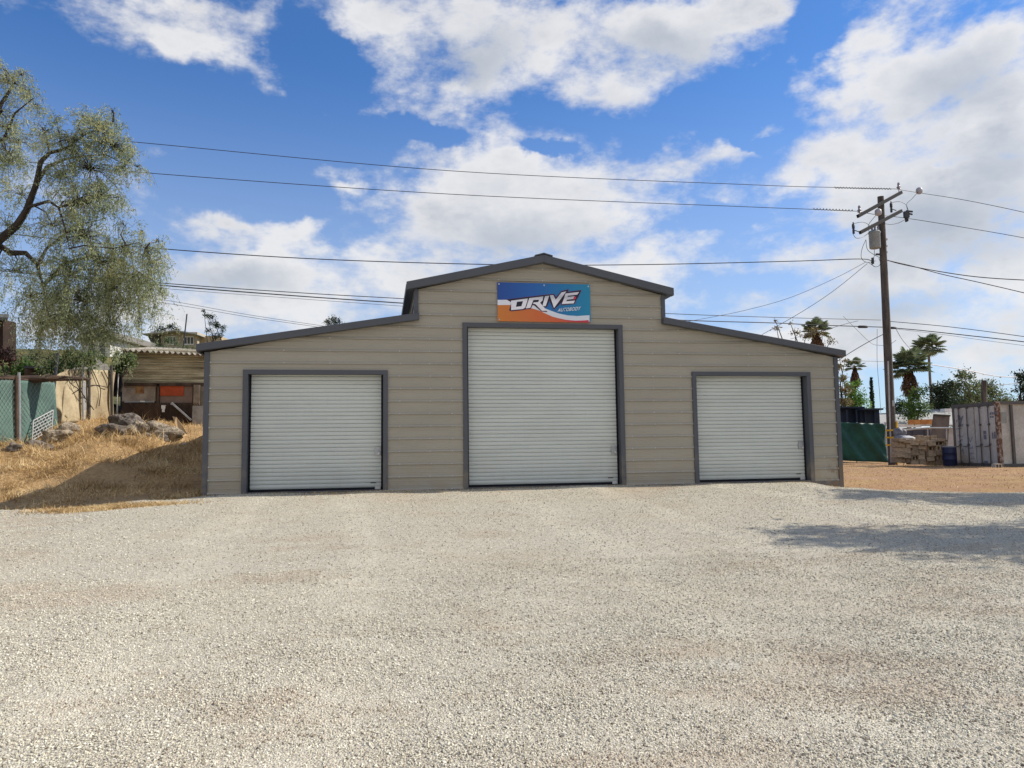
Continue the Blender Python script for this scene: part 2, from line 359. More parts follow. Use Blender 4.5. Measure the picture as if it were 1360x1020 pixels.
xs = np.unique(np.round(np.concatenate([np.array([-2500,-1200,-600,-300,-180,-120,-80,-60,-45]), np.arange(-38, -14, 1.), np.arange(-14, -2.5, .16), np.arange(-2.5, 16, .4), np.arange(16, 45, 1.), np.array([50,60,80,110,160,300,600,1200,2500])]), 3))
ys = np.unique(np.round(np.concatenate([np.array([-600,-200,-80,-45,-30]), np.arange(-24, -2, .5), np.arange(-2, 11, .16), np.arange(11, 30, .6), np.arange(30, 70, 2.5), np.array([80,100,130,180,260,500,1000,2500])]), 3))
g = structure(grid(xs, ys, lambda X, Y: ground_z(X, Y), 'ground', ground_material()))
# gravel: a thin layer whose edge feathers into the ground
def gy_edge(X):
    e = np.interp(X, [-40,-12,-7,-5.8,-4.8,-3.6,-2.9,-2.5,8.6,9.2,10.5,12.2,16,30], [1.5,.8,.15,-.35,-.7,-.25,.05,.25,.25,.1,0,-.8,-2.2,-6])
    return e+.10*np.sin(X*2.7)*(np.abs(X-3) > 6.3)+.05*np.sin(X*7.9+1)*(np.abs(X-3) > 6.3)
gx = np.concatenate([np.arange(-40, -10, 1.), np.arange(-10, 14, .12), np.arange(14, 30, .5)]); sv = np.linspace(0, 1, 90)**1.6
GX, SV = np.meshgrid(gx, sv); GY = gy_edge(GX)-SV*30
def lot_z(X, Y):
    return ground_z(X, Y)+.022-.045*np.clip(1-(gy_edge(X)-Y)/.35, 0, 1)+.003*np.sin(X*5+Y*3)*np.sin(Y*4.1)+.003*np.sin(X*2.1-Y*1.7)
GZ = lot_z(GX, GY)
V = np.stack([GX, GY, GZ], -1).reshape(-1, 3); nx = len(gx); i, j = np.meshgrid(np.arange(nx-1), np.arange(len(sv)-1)); a = (j*nx+i).ravel()
GM = gravel_material()
structure(np_mesh('gravel_lot', V, np.stack([a, a+nx, a+nx+1, a+1], -1), GM, smooth=True))

# loose stones: one mass nobody could count
def stones(name, n, xr, yr, s0, s1, mt, power=1.0, inside=True):
    Y = yr[0]+(yr[1]-yr[0])*rng.random(n)**power; span = (Y+15.5)*.95+.5
    X = Y*.17+2.4+(rng.random(n)*2-1)*span if xr is None else xr[0]+(xr[1]-xr[0])*rng.random(n)
    k = Y < gy_edge(X)-.02 if inside else np.ones(n, bool)
    k &= ~((X > -3.05) & (X < 9.15) & (Y > -.03)); X, Y = X[k], Y[k]; n = len(X)
    Z = lot_z(X, Y) if inside else ground_z(X, Y)
    base = np.array([(1,0,0),(-1,0,0),(0,1,0),(0,-1,0),(0,0,1),(0,0,-1)], float)
    f8 = np.array([(0,2,4),(2,1,4),(1,3,4),(3,0,4),(2,0,5),(1,2,5),(3,1,5),(0,3,5)])
    sz = s0+(s1-s0)*rng.random(n)**3
    Vv = base[None]*(1+.5*(rng.random((n, 6, 1))-.5)); Vv = Vv+.35*(rng.random((n, 6, 3))-.5)
    Vv *= (sz[:, None]*np.stack([np.ones(n), .6+.4*rng.random(n), .45+.35*rng.random(n)], -1))[:, None, :]
    an = rng.random(n)*6.28; c, s_ = np.cos(an)[:, None], np.sin(an)[:, None]
    x, y = Vv[..., 0]*c-Vv[..., 1]*s_, Vv[..., 0]*s_+Vv[..., 1]*c
    tl = (rng.random(n)-.5)[:, None]*.9; z = Vv[..., 2]+x*tl
    P = np.stack([x+X[:, None], y+Y[:, None], z+Z[:, None]+sz[:, None]*.15], -1).reshape(-1, 3)
    Fc = (f8[None]+6*np.arange(n)[:, None, None]).reshape(-1, 3)
    return structure(np_mesh(name, P, Fc, mt), 'stuff')
def stone_material():
    M_, t, b, v = base_mat('loose_stone')
    g = t.new('ShaderNodeNewGeometry').outputs['Random Per Island']; cr = t.new('ShaderNodeValToRGB'); t.l.new(g, cr.inputs[0]); e = cr.color_ramp.elements
    e[0].position = 0; e[0].color = (*lin((108, 97, 84)), 1); e[1].position = 1; e[1].color = (*lin((228, 223, 206)), 1)
    for p, c in ((.10, (148, 138, 122)), (.28, (186, 180, 161)), (.72, (206, 200, 180))): x = e.new(p); x.color = (*lin(c), 1)
    b2 = t.noise(t.scalev(v, (1, 2.2, 1)), .55, 7, .7); col = t.mix(t.math('MULTIPLY', t.ramp(b2, .50, .68), .33), cr.outputs[0], lin((168, 142, 116)))
    t.l.new(col, b.inputs['Base Color']); b.inputs['Roughness'].default_value = .9; b.inputs['Specular IOR Level'].default_value = .2
    return M_
SM = stone_material()
stones('gravel_stones', 380000, None, (-12.2, -6.5), .0045, .0115, SM, 1.0)
stones('gravel_stones', 170000, None, (-6.5, .3), .0055, .013, SM, .9)

# dry grass blades
def blades(name, X, Y, h0, h1, w, mt, lean=.8, zoff=0.):
    n = len(X); Z = ground_z(X, Y)+zoff; h = h0+(h1-h0)*rng.random(n)**2; an = rng.random(n)*6.28; ln = lean*rng.random(n)*h*1.6
    dx, dy = np.cos(an)*ln, np.sin(an)*ln; px, py = -np.sin(an)*w/2, np.cos(an)*w/2
    tw = rng.random(n)*6.28; px, py = np.cos(tw)*w/2, np.sin(tw)*w/2
    A = np.stack([X-px, Y-py, Z-.01], -1); B = np.stack([X+px, Y+py, Z-.01], -1); hh = h*(1-.35*rng.random(n))
    Cm = np.stack([X+dx*.35, Y+dy*.35, Z+hh*.6], -1); pv_ = np.stack([px, py, np.zeros(n)], -1)*.8; D = np.stack([X+dx, Y+dy, Z+hh], -1)
    P = np.stack([A, B, Cm+pv_, Cm-pv_, D], 1).reshape(-1, 3); k = 5*np.arange(n)[:, None]
    Fc = np.concatenate([k+np.array([[0, 1, 2]]), k+np.array([[0, 2, 3]]), k+np.array([[3, 2, 4]])])
    return structure(np_mesh(name, P, Fc, mt), 'stuff')
straw_m = leafmat('dry_straw', [lin((104, 82, 54)), lin((178, 148, 102)), lin((214, 186, 136)), lin((240, 222, 180))], .7, .25)
n = 150000; X = -3.1-14*rng.random(n)**1.3; Y = -.6+10.5*rng.random(n)
den = np.sin(X*1.7+Y*.8)*np.sin(Y*2.1-X*.6)+.5*np.sin(X*4.3+1)*np.sin(Y*3.7); k = (Y > gy_edge(X)-.15) & (rng.random(n) < .40+.75*den)
blades('dry_grass', X[k], Y[k], .015, .12, .011, straw_m, 1.8)
n = 4200; cx = rng.choice([-9.5,-8.2,-11,-6.3,-7.4,-5.2,-12.4,-10.2,-6.8], n); cyy = rng.choice([7.0, 6.2, 5.6, 7.8, 8.3, 4.5], n)
blades('dry_grass', cx+rng.normal(0, .8, n), cyy+rng.normal(0, .5, n), .08, .42, .012, straw_m, 1.2)
n = 9000; c_ = rng.integers(0, 120, n); TX = -3.6-9*rng.random(120); TY2 = .6+6.5*rng.random(120)
blades('dry_grass', TX[c_]+rng.normal(0, .12, n), TY2[c_]+rng.normal(0, .10, n), .06, .26, .012, straw_m, 1.5)
n = 26000; X = 8.9+22*rng.random(n); Y = -4+24*rng.random(n); k = (Y > gy_edge(X)) & (rng.random(n) < .5+.5*np.sin(X*.9+Y*1.3)*np.sin(Y*.7-X*.4))
blades('dry_grass', X[k], Y[k], .02, .07, .016, straw_m, 1.4)
n = 5200; X = rng.normal(-4.1, .5, n); Y = rng.normal(-1.25, .16, n); blades('dry_grass', X, Y, .03, .09, .010, straw_m, 1.4, .02)
n = 1800; X = -3+12*rng.random(n); Y = -.05-.10*np.abs(rng.normal(0, 1, n)); blades('dry_grass', X, Y, .01, .035, .009, straw_m, 1.6, .015)
n = 1400; X = rng.normal(-.2, 1.3, n); Y = -.12-.25*np.abs(rng.normal(0, 1, n)); blades('dry_grass', X, Y, .015, .05, .01, straw_m, 1.4, .015)

# ------------------------------------------------------------------ the barn
def painted(name, c, rough=.45, dirt=1.0, metal=0.0):
    M_, t, b, v = base_mat(name)
    n = t.noise(t.scalev(v, (.6, 1, 3)), 1.1, 5, .6); col = t.mix(t.ramp(n, .3, .7), c, tuple(x*.90 for x in c))
    st = t.noise(t.scalev(v, (9, 9, .7)), 2.2, 5, .7); col = t.mix(t.math('MULTIPLY', t.ramp(st, .52, .8), .22), col, tuple(x*.72 for x in c))
    if dirt:
        sep = t.new('ShaderNodeSeparateXYZ'); t.l.new(v, sep.inputs[0])
        low = t.ramp(sep.outputs[2], .75, -.05); f = t.math('MULTIPLY', t.math('MULTIPLY', low, t.ramp(t.noise(v, 2.4, 6, .7), .38, .72)), .6*dirt)
        col = t.mix(f, col, lin((158, 140, 112)))
        cor = t.math('MULTIPLY', t.ramp(sep.outputs[0], 5.62, 6.0), t.ramp(sep.outputs[2], .62, .1))
        col = t.mix(t.math('MULTIPLY', cor, t.ramp(t.noise(v, 7, 6, .75), .42, .62)), col, lin((122, 98, 72)))
    t.l.new(col, b.inputs['Base Color']); b.inputs['Roughness'].default_value = rough; b.inputs['Specular IOR Level'].default_value = .4; b.inputs['Metallic'].default_value = metal
    q = t.new('ShaderNodeBump'); q.inputs['Distance'].default_value = .007; q.inputs['Strength'].default_value = .7
    t.l.new(t.noise(t.scalev(v, (1, 1, 2.5)), 2.6, 3, .5), q.inputs['Height']); t.l.new(q.outputs[0], b.inputs['Normal'])
    return M_
m_wall = painted('tan_panel', lin((163, 157, 143))); m_trim = painted('charcoal_trim', lin((82, 85, 91)), .5)
m_door = painted('white_slat', lin((202, 207, 202)), .4, .25); m_black = mat('black_gap', (.006, .007, .012), rough=.8)
m_screw = mat('screw_head', (.6, .6, .6), rough=.4, metal=.5); m_steel = mat('galvanised', (.42, .43, .44), rough=.45, metal=.7)
m_roofu = mat('roof_inner', (.05, .055, .08), rough=.6)
BX = 3.05; BH = 6.07; UX0, UX1 = .63, 5.47; YB = 9.1
barn = thing('metal_barn', 'tan metal barn with raised centre, charcoal trim and three white roll-up doors', 'barn', (BX, 0, 0))
def zlow(x): return 2.46+(3.16-2.46)*(x+3.02)/(.63+3.02)                # rake of the low side
def topz(x):
    x = min(x, 2*BX-x)
    if x < UX0: return zlow(x)
    return 3.66+(4.24-3.66)*(x-UX0)/(BX-UX0)
doors = [(-2.30, .05, 2.085), (1.59, 4.52, 2.985), (6.08, 8.43, 2.085)]
P_ = .2286
def rib_profile(zmax, z0=-.22):
    out = []; k = -1
    while k*P_ < zmax+P_:
        z = k*P_; out += [(z-.018, 0), (z-.012, -.026), (z+.020, -.014), (z+.028, 0), (z+P_/3-.012, 0), (z+P_/3, -.0035), (z+P_/3+.012, 0), (z+2*P_/3-.012, 0), (z+2*P_/3, -.0035), (z+2*P_/3+.012, 0)]; k += 1
    return [p for p in out if z0 <= p[0]]
def front_wall(Y0, sgn=1, with_doors=True):
    mb = MB(); prof = rib_profile(4.3)
    zs = sorted(set([p[0] for p in prof]+[2.085, 2.985, 2.46, 3.16, 3.66, 4.24])); pz = [p[0] for p in prof]; py = [p[1] for p in prof]
    zs = [z for z in zs if z <= 4.24]
    def yy(z): return Y0+sgn*float(np.interp(z, pz, py))
    def solid(z, up):
        if z < 2.46 or (z == 2.46 and not up): xl = -3.02
        elif z < 3.16 or (z == 3.16 and not up): xl = -3.02+(z-2.46)/(3.16-2.46)*(.63+3.02)
        elif z < 3.66 or (z == 3.66 and not up): xl = UX0
        else: xl = UX0+(z-3.66)/(4.24-3.66)*(BX-UX0)
        return xl
    for za, zb in zip(zs[:-1], zs[1:]):
        mid = (za+zb)/2; xa, xb = solid(za, True), solid(zb, False)
        cuts = []
        if with_doors: cuts = [(d[0], d[1]) for d in doors if mid < d[2]]
        segs = []; cl = None
        edges = [('L',)]+[c for c in cuts]
        prev = (xa, xb)
        for c in cuts: segs.append((prev, (c[0], c[0]))); prev = (c[1], c[1])
        segs.append((prev, (2*BX-xa, 2*BX-xb)))
        for (l, r_) in segs:
            mb.add([(l[0], yy(za), za), (r_[0], yy(za), za), (r_[1], yy(zb), zb), (l[1], yy(zb), zb)], [(0, 1, 2, 3) if sgn > 0 else (3, 2, 1, 0)])
    return mb
fw = front_wall(0.0)
# screw heads along the ribs
scr = MB()
for k in range(0, 19):
    z = k*P_+.0
    for x in [-2.93, -1.7, -.9, .35, .9, 1.3, 2.2, 3.05, 3.9, 4.75, 5.2, 5.75, 7.2, 8.0, 8.75, 9.03]:
        if z > topz(x)-.12: continue
        if any(d[0]-.1 < x < d[1]+.1 and z < d[2]+.1 for d in doors): continue
        scr.obox((x+random.uniform(-.01, .01), -.022, z), (.008, 0, 0), (0, .006, 0), (0, 0, .008))
fw.add(scr.v, scr.f, 1); w = fw.build('wall', [m_wall, m_screw], barn)
front_wall(YB, -1, False).build('wall', m_wall, barn)
def side_wall(x, z0, z1, sg):
    mb = MB(); pr = [p for p in rib_profile(z1) if z0 < p[0] < z1]; pr = [(z0, 0)]+pr+[(z1, 0)]
    for (za, ya), (zb, yb) in zip(pr[:-1], pr[1:]): mb.add([(x+sg*-ya, .02, za), (x+sg*-ya, YB-.02, za), (x+sg*-yb, YB-.02, zb), (x+sg*-yb, .02, zb)], [(0, 1, 2, 3)])
    return mb
for x, sg, z0, z1 in ((-3.02, -1, -.22, 2.46), (2*BX+3.02, 1, -.22, 2.46), (UX0, -1, 3.12, 3.70), (2*BX-UX0, 1, 3.12, 3.70)):
    side_wall(x, z0, z1, sg).build('wall', m_wall, barn)
# roofs: corrugated slabs with real thickness
def roof(p0, p1, name='roof'):
    """p0,p1: (x,z) eave and ridge of one slope; runs from front to back"""
    mb = MB(); d = np.array([p1[0]-p0[0], 0, p1[1]-p0[1]]); L = np.linalg.norm(d); nrm = np.array([-d[2], 0, d[0]])/L
    if nrm[2] < 0: nrm = -nrm
    ys_ = []; y = -.12
    while y < YB+.12: ys_ += [(y, 0), (y+.17, 0), (y+.185, .018), (y+.205, .018)]; y += .2286
    ys_ = [q for q in ys_ if q[0] <= YB+.12]+[(YB+.12, 0)]
    a = np.array([p0[0], 0, p0[1]]); b = np.array([p1[0], 0, p1[1]])
    for (ya, ha), (yb, hb) in zip(ys_[:-1], ys_[1:]):
        mb.add([a+(0, ya, 0)+nrm*ha, b+(0, ya, 0)+nrm*ha, b+(0, yb, 0)+nrm*hb, a+(0, yb, 0)+nrm*hb], [(0, 1, 2, 3)])
    mb.add([a+(0, -.12, 0)-nrm*.012, b+(0, -.12, 0)-nrm*.012, b+(0, YB+.12, 0)-nrm*.012, a+(0, YB+.12, 0)-nrm*.012], [(3, 2, 1, 0)], 1)
    return mb.build(name, [m_trim, m_roofu], barn)
def mir(x): return 2*BX-x
roof((-3.13, 2.545), (.66, 3.178)); roof((mir(-3.13), 2.545), (mir(.66), 3.178))
roof((.50, 3.735), (BX, 4.335)); roof((mir(.50), 3.735), (mir(BX), 4.335))
def trim_strip(p, q, h, y0=-.15, y1=-.02, name='roof_trim'):
    mb = MB(); a, b = np.array(p, float), np.array(q, float)
    mb.prism([(a[0], y0, a[1]), (b[0], y0, b[1]), (b[0], y0, b[1]-h), (a[0], y0, a[1]-h)], (0, y1-y0, 0)); return mb.build(name, m_trim, barn, bevel=.006)
for mm in (lambda x: x, mir):
    trim_strip((mm(-3.15), 2.595), (mm(.70), 3.215), .125)
    trim_strip((mm(.47), 3.785), (mm(BX+.0), 4.368), .148)
    e = MB(); e.box((min(mm(-3.16), mm(-3.11)), -.02, 2.46), (max(mm(-3.16), mm(-3.11)), YB+.1, 2.56)); e.build('eave_trim', m_trim, barn)
    e = MB(); e.box((min(mm(.465), mm(.50)), -.02, 3.65), (max(mm(.465), mm(.50)), YB+.1, 3.765))
    e.box((min(mm(.50), mm(UX0-.03)), -.02, 3.652), (max(mm(.50), mm(UX0-.03)), YB+.1, 3.664)); e.build('eave_trim', m_trim, barn)
    for x, za, zb, wd in ((-3.035, -.22, 2.47, .085), (UX0-.015, 3.10, 3.67, .075)):
        xa, xb = sorted((mm(x), mm(x+wd))); c = MB(); c.box((xa, -.034, za), (xb, .03, zb))
        c.box((xa-.004 if mm is not mir else xb-.02, .03, za), (xa+.02 if mm is not mir else xb+.004, .13, zb)); c.build('corner_trim', m_trim, barn)
rc = MB(); rc.prism([(BX-.17, -.16, 4.355), (BX, -.16, 4.402), (BX+.17, -.16, 4.355), (BX+.17, -.16, 4.335), (BX, -.16, 4.38), (BX-.17, -.16, 4.335)], (0, YB+.3, 0)); rc.build('ridge_cap', m_trim, barn)
for xa, xb in ((-3.0, doors[0][0]-.09), (doors[0][1]+.09, doors[1][0]-.09), (doors[1][1]+.09, doors[2][0]-.09), (doors[2][1]+.09, 9.1)):
    MB().box((xa, -.030, -.3), (xb, -.004, -.01)).build('base_trim', m_trim, barn)
fl = MB(); fl.box((-3.0, .03, -.3), (9.1, YB-.03, -.012)); fl.build('floor_slab', mat('slab_concrete', (.3, .29, .27), rough=.9), barn)

RE = .14
for di, (x0, x1, zt) in enumerate(doors):
    lab = [None, 'tall white roll-up door in the middle of the barn', None][di]
    D = MB()
    # slatted curtain, recessed
    zs = []; z = .05; pitch = .0715
    cx0, cx1 = x0+.035, x1-.035
    while z < zt-.02: zs += [(z, -.004), (z+.008, .016), (z+.015, .0), (z+.040, -.006)]; z += pitch
    zs.append((zt+.02, 0))
    for (za, ya), (zb, yb) in zip(zs[:-1], zs[1:]):
        D.add([(cx0, RE+ya, za), (cx1, RE+ya, za), (cx1, RE+yb, zb), (cx0, RE+yb, zb)], [(0, 1, 2, 3)])
    door = D.build('roll_up_door', m_door, barn)
    if lab: door['label'] = lab
    fr = MB(); tw = .085
    for a, b in (((x0-tw, -.036, -.05), (x0, -.002, zt)), ((x1, -.036, -.05), (x1+tw, -.002, zt)), ((x0-tw, -.036, zt), (x1+tw, -.002, zt+tw*.9))): fr.box(a, b)
    for a, b in (((x0-.010, -.002, -.05), (x0, RE+.1, zt)), ((x1, -.002, -.05), (x1+.010, RE+.1, zt)), ((x0, -.002, zt), (x1, RE+.1, zt+.01))): fr.box(a, b)
    fr.build('door_frame', m_trim, door)
    bk = MB(); bk.box((x0, RE+.13, -.02), (x1, RE+.15, zt)); bk.box((x0+.002, RE-.012, .0), (cx0-.004, RE+.12, zt-.002)); bk.box((cx1+.004, RE-.012, .0), (x1-.002, RE+.12, zt-.002)); bk.build('door_track', m_black, door)
    bs = MB(); bs.box((cx0, RE-.012, .008), (cx1, RE+.02, .05)); bs.build('bottom_seal', m_black, door)
    sl_ = MB(); sl_.box((x0, -.026, -.06), (x1, RE+.02, .005)); sl_.build('door_sill', m_trim, door)
    hz = .70 if di != 1 else .66
    la = MB(); la.box((cx1-.115, RE-.03, hz-.075), (cx1-.01, RE-.012, hz+.075)); la.box((cx1-.14, RE-.036, hz-.012), (cx1-.06, RE-.030, hz+.012)); la.build('latch', m_steel, door)
    lk = MB(); lk.obox((cx1-.045, RE-.043, hz-.045), (.018, 0, 0), (0, .012, 0), (0, 0, .02)); lk.tube([(cx1-.058, RE-.043, hz-.025), (cx1-.058, RE-.043, hz), (cx1-.045, RE-.043, hz+.012), (cx1-.032, RE-.043, hz), (cx1-.032, RE-.043, hz-.025)], .004, 6); lk.build('padlock', m_screw, door)
    st = MB(); st.box((cx1-.19, RE-.014, .122), (cx1-.09, RE-.010, .136)); st.build('maker_sticker', m_black, door)
    bt_ = MB(); bt_.box((cx1-.11, RE-.03, .012), (cx1-.01, RE-.013, .065)); bt_.build('bottom_bolt', m_screw, door)

# ------------------------------------------------------------------ banner
ban = thing('banner', 'blue and orange vinyl banner reading DRIVE AUTOBODY above the middle door', 'banner', (3.07, -.03, 3.1))
def gradmat(name, stops, axis='X', lo=-.9, hi=.9, rough=.45):
    M_, t, b, v = base_mat(name); sep = t.new('ShaderNodeSeparateXYZ'); t.l.new(v, sep.inputs[0])
    f = t.ramp(sep.outputs['XYZ'.index(axis)], lo, hi, 0, 1, False); cr = t.new('ShaderNodeValToRGB'); t.l.new(f, cr.inputs[0]); e = cr.color_ramp.elements
    e[0].position = stops[0][0]; e[0].color = (*lin(stops[0][1]), 1); e[1].position = stops[-1][0]; e[1].color = (*lin(stops[-1][1]), 1)
    for p, c in stops[1:-1]: x = e.new(p); x.color = (*lin(c), 1)
    t.l.new(cr.outputs[0], b.inputs['Base Color']); b.inputs['Roughness'].default_value = rough
    q = t.new('ShaderNodeBump'); q.inputs['Distance'].default_value = .02; q.inputs['Strength'].default_value = .6
    t.l.new(t.noise(t.scalev(v, (1.2, 1, 2.4)), 1.6, 2, .4), q.inputs['Height']); t.l.new(q.outputs[0], b.inputs['Normal'])
    return M_
ban_blue = gradmat('banner_blue', [(0, (20, 70, 150)), (.4, (18, 94, 170)), (1, (10, 132, 172))])
ban_orange = gradmat('banner_orange', [(0, (204, 122, 44)), (.55, (206, 98, 50)), (1, (190, 58, 66))])
ban_white = gradmat('banner_white', [(0, (226, 228, 236)), (1, (214, 220, 228))]); ban_red = gradmat('banner_red', [(0, (210, 60, 70)), (1, (196, 44, 78))])
ink = mat('banner_ink', (.015, .012, .03), rough=.4); plum = mat('banner_plum', lin((120, 52, 96)), rough=.4); silver = gradmat('banner_silver', [(0, (236, 234, 240)), (.4, (188, 190, 200)), (1, (228, 224, 236))], 'Z', .38, .62)
def A(x, y): return (655+x/16.457, 370+y/16.457)
def B(x, y): return (715+x/16.457, 370+y/16.457)
def layer(name, pts, Y, mt, parent, hole=None):
    mb = MB()
    if hole:
        n = len(pts); P = [onY(*p, Y) for p in pts]+[onY(*p, Y) for p in hole]
        mb.add(P, [(i, (i+1) % n, n+(i+1) % n, n+i) for i in range(n)])
    else: mb.poly([onY(*p, Y) for p in pts])
    o = mb.build(name, mt, parent)
    bm = bmesh.new(); bm.from_mesh(o.data); bmesh.ops.triangulate(bm, faces=bm.faces, ngon_method='BEAUTY')
    for f in bm.faces:
        if f.normal.y > 0: f.normal_flip()
    bm.to_mesh(o.data); bm.free()
    return o
sheet = MB(); gx_ = np.linspace(2.167, 3.973, 25); gz_ = np.linspace(3.097, 3.838, 11)
def bw(x, z): return -.034+.0*x
sheet.box((2.167, -.034, 3.097), (3.973, -.027, 3.838)); sh = sheet.build('vinyl_sheet', ban_blue, ban)
wtop = [A(95,465),A(300,463),A(500,480),A(700,520),A(850,560),A(1000,600),B(60,622),B(120,640),B(300,712),B(450,765),B(650,805),B(850,818),B(1118,800)]
wbot = [B(1118,905),B(1000,915),B(800,920),B(600,900),B(450,868),B(300,828),B(150,760),B(0,690),A(840,650),A(700,620),A(520,590),A(340,576),A(95,578)]
layer('white_swoosh', wtop+wbot, -.0365, ban_white, ban)
layer('orange_field', wbot[::-1][:]+[B(1118,965),A(95,930)], -.0365, ban_orange, ban)
layer('red_edge', [B(1118,905),B(1000,915),B(800,920),B(600,900),B(450,868),B(600,915),B(800,942),B(1000,940),B(1118,925)][::-1], -.038, ban_red, ban)
sil = [A(300,458),A(1112,362),B(345,342),B(385,415),B(505,280),B(660,236),B(632,295),B(935,258),B(868,400),B(838,440),B(790,548),B(500,578),B(525,500),B(342,672),B(285,560),B(245,470),B(185,612),B(118,625),B(184,724),A(1055,712),A(900,580),A(862,568),A(815,658),A(700,668),A(655,682),A(395,708),A(355,690),A(408,515)]
def offset(poly, d):
    n = len(poly); P = np.array(poly); out = []
    area = sum(P[i][0]*P[(i+1) % n][1]-P[(i+1) % n][0]*P[i][1] for i in range(n)); sg = 1 if area > 0 else -1
    for i in range(n):
        a, b, c = P[i-1], P[i], P[(i+1) % n]; e1 = (b-a)/np.linalg.norm(b-a); e2 = (c-b)/np.linalg.norm(c-b)
        n1 = sg*np.array([e1[1], -e1[0]]); n2 = sg*np.array([e2[1], -e2[0]]); mm = n1+n2; l = np.linalg.norm(mm)
        mm = mm/l if l > 1e-6 else n1; out.append(tuple(b+mm*d/max(.45, np.dot(mm, n1))))
    return out
layer('lettering_edge', offset(sil, .45), -.0395, plum, ban); layer('lettering_outline', sil, -.041, ink, ban)  # plum rim with the black printed outline of the letters over it
LY = -.0425
layer('letter', [A(392,482),A(755,434),A(745,490),A(702,632),A(652,664),A(392,690)], LY, silver, ban)
layer('letter_hole', [A(522,506),A(652,494),A(618,602),A(497,618)], LY-.0015, ink, ban)
layer('letter', [A(787,427),A(1096,388),A(1078,478),A(1026,528),A(1176,704),A(1064,704),A(925,560),A(864,544),A(884,522),A(985,510),A(1004,462),A(878,468),A(812,640),A(715,652)], LY, silver, ban)
layer('letter', [B(146,384),B(236,374),B(162,600),B(86,606)], LY, silver, ban)
layer('letter', [B(250,366),B(326,360),B(380,460),B(505,302),B(612,278),B(342,645)], LY, silver, ban)
layer('letter', [B(592,326),B(892,292),B(850,352),B(650,374),B(637,402),B(792,386),B(762,446),B(626,462),B(610,496),B(802,480),B(772,540),B(512,558),B(562,430)], LY, silver, ban)
layer('red_mark', [B(775,400),B(830,392),B(815,445),B(770,470)], LY-.001, ban_red, ban)
fc = bpy.data.curves.new('tmp', 'FONT'); fc.body = 'AUTOBODY'; fc.shear = .35; fc.offset = .022; fc.space_character = 1.08; to = bpy.data.objects.new('tmp', fc)
COL.objects.link(to); bpy.context.view_layer.update(); tm = bpy.data.meshes.new_from_object(to); bpy.data.objects.remove(to)
tv = np.array([v.co[:] for v in tm.vertices]); w_, h_ = tv[:, 0].max()-tv[:, 0].min(), tv[:, 1].max()-tv[:, 1].min(); tx0, ty0 = tv[:, 0].min(), tv[:, 1].min()
bl, br = np.array(B(418, 728)), np.array(B(930, 690))
for v in tm.vertices:
    s_ = (v.co.x-tx0)/w_; q_ = (v.co.y-ty0)/h_; p = bl+(br-bl)*s_+np.array([.3, -4.6-.3*s_])*q_; X_ = onY(p[0], p[1], LY)-OFF[ban]; v.co = X_
tm.materials.append(ban_white); too = bpy.data.objects.new('lettering', tm); COL.objects.link(too); too.parent = ban
for (x, z) in ((2.2, 3.805), (3.07, 3.80), (3.94, 3.80), (2.2, 3.13), (3.94, 3.13)):
    gm = MB(); gm.tube([(x, -.034, z), (x, -.040, z)], [.016, .013], 10); gm.build('grommet', m_screw, ban)

# ------------------------------------------------------------------ plants
def dirs(n):
    v = rng.normal(size=(n, 3)); return v/np.linalg.norm(v, axis=1)[:, None]
def leaf_quads(C, size, aspect=.5, down=0., flat=0.):
    n = len(C); d = dirs(n); d[:, 2] -= down; d[:, 2] *= (1-flat); d /= np.linalg.norm(d, axis=1)[:, None]; a = np.cross(d, dirs(n)); a /= np.linalg.norm(a, axis=1)[:, None]+1e-9
    s = (size*(.6+.8*rng.random(n)))[:, None]; L = d*s; Wd = a*s*aspect*.5
    P = np.stack([C, C+L*.5+Wd, C+L, C+L*.5-Wd], 1).reshape(-1, 3); return P, (4*np.arange(n)[:, None]+np.array([[0, 1, 2, 3]]))
m_bark = mat('bark', (.065, .052, .042), (.03, .025, .02), rough=.95, scale=8, bump=.03, bscale=30, stretch=(1, 1, .3)); m_bark2 = mat('pale_bark', (.22, .19, .16), (.12, .10, .08), rough=.95, scale=8, bump=.02)
def tree(name, label, cat, base, lobes, n, size, mt, group=None, aspect=.5, trunk_r=.15, sub=9, down=0., bark=None, clump=.30):
    """lobes: (centre xyz, radius xyz or float). Twigs reach every clump; leaves sit round them"""
    tr = thing(name, label, cat, base, group); base = np.array(base, float); tk = MB()
    cents = np.array([l[0] for l in lobes]); top = cents.mean(0)
    fork = base+(top-base)*np.array([.5, .5, .45])
    tk.tube([base, base+(fork-base)*.5+(.05, 0, 0), fork], [trunk_r, trunk_r*.85, trunk_r*.65], 8)
    CC = []
    vol = sum(np.prod(np.ones(3)*l[1]) for l in lobes)
    for c, r_ in lobes:
        c = np.array(c, float); r3 = np.ones(3)*r_
        mid = (fork+c)/2+rng.normal(0, .08, 3)*np.linalg.norm(c-fork); tk.tube([fork, mid, c], [trunk_r*.5, trunk_r*.32, trunk_r*.12], 6)
        D = dirs(sub); D[:, 2] = np.abs(D[:, 2])*.9-.25; Q = c+D*r3*(.55+.5*rng.random((sub, 1)))
        for q in Q: tk.tube([c, (c+q)/2+rng.normal(0, .05, 3)*r3, q], [trunk_r*.12, trunk_r*.07, trunk_r*.03], 4, cap=False)
        nl = int(n*np.prod(r3)**(2/3)/sum(np.prod(np.ones(3)*l[1])**(2/3) for l in lobes))
        idx = rng.integers(0, sub, nl); CC.append(Q[idx]+rng.normal(size=(nl, 3))*r3*clump*(.6+.8*rng.random((sub, 1)))[idx])
    tk.build('trunk', bark or m_bark, tr)
    P, Fc = leaf_quads(np.concatenate(CC), size, aspect, down); np_mesh('crown', P, Fc, mt, tr)
    return tr
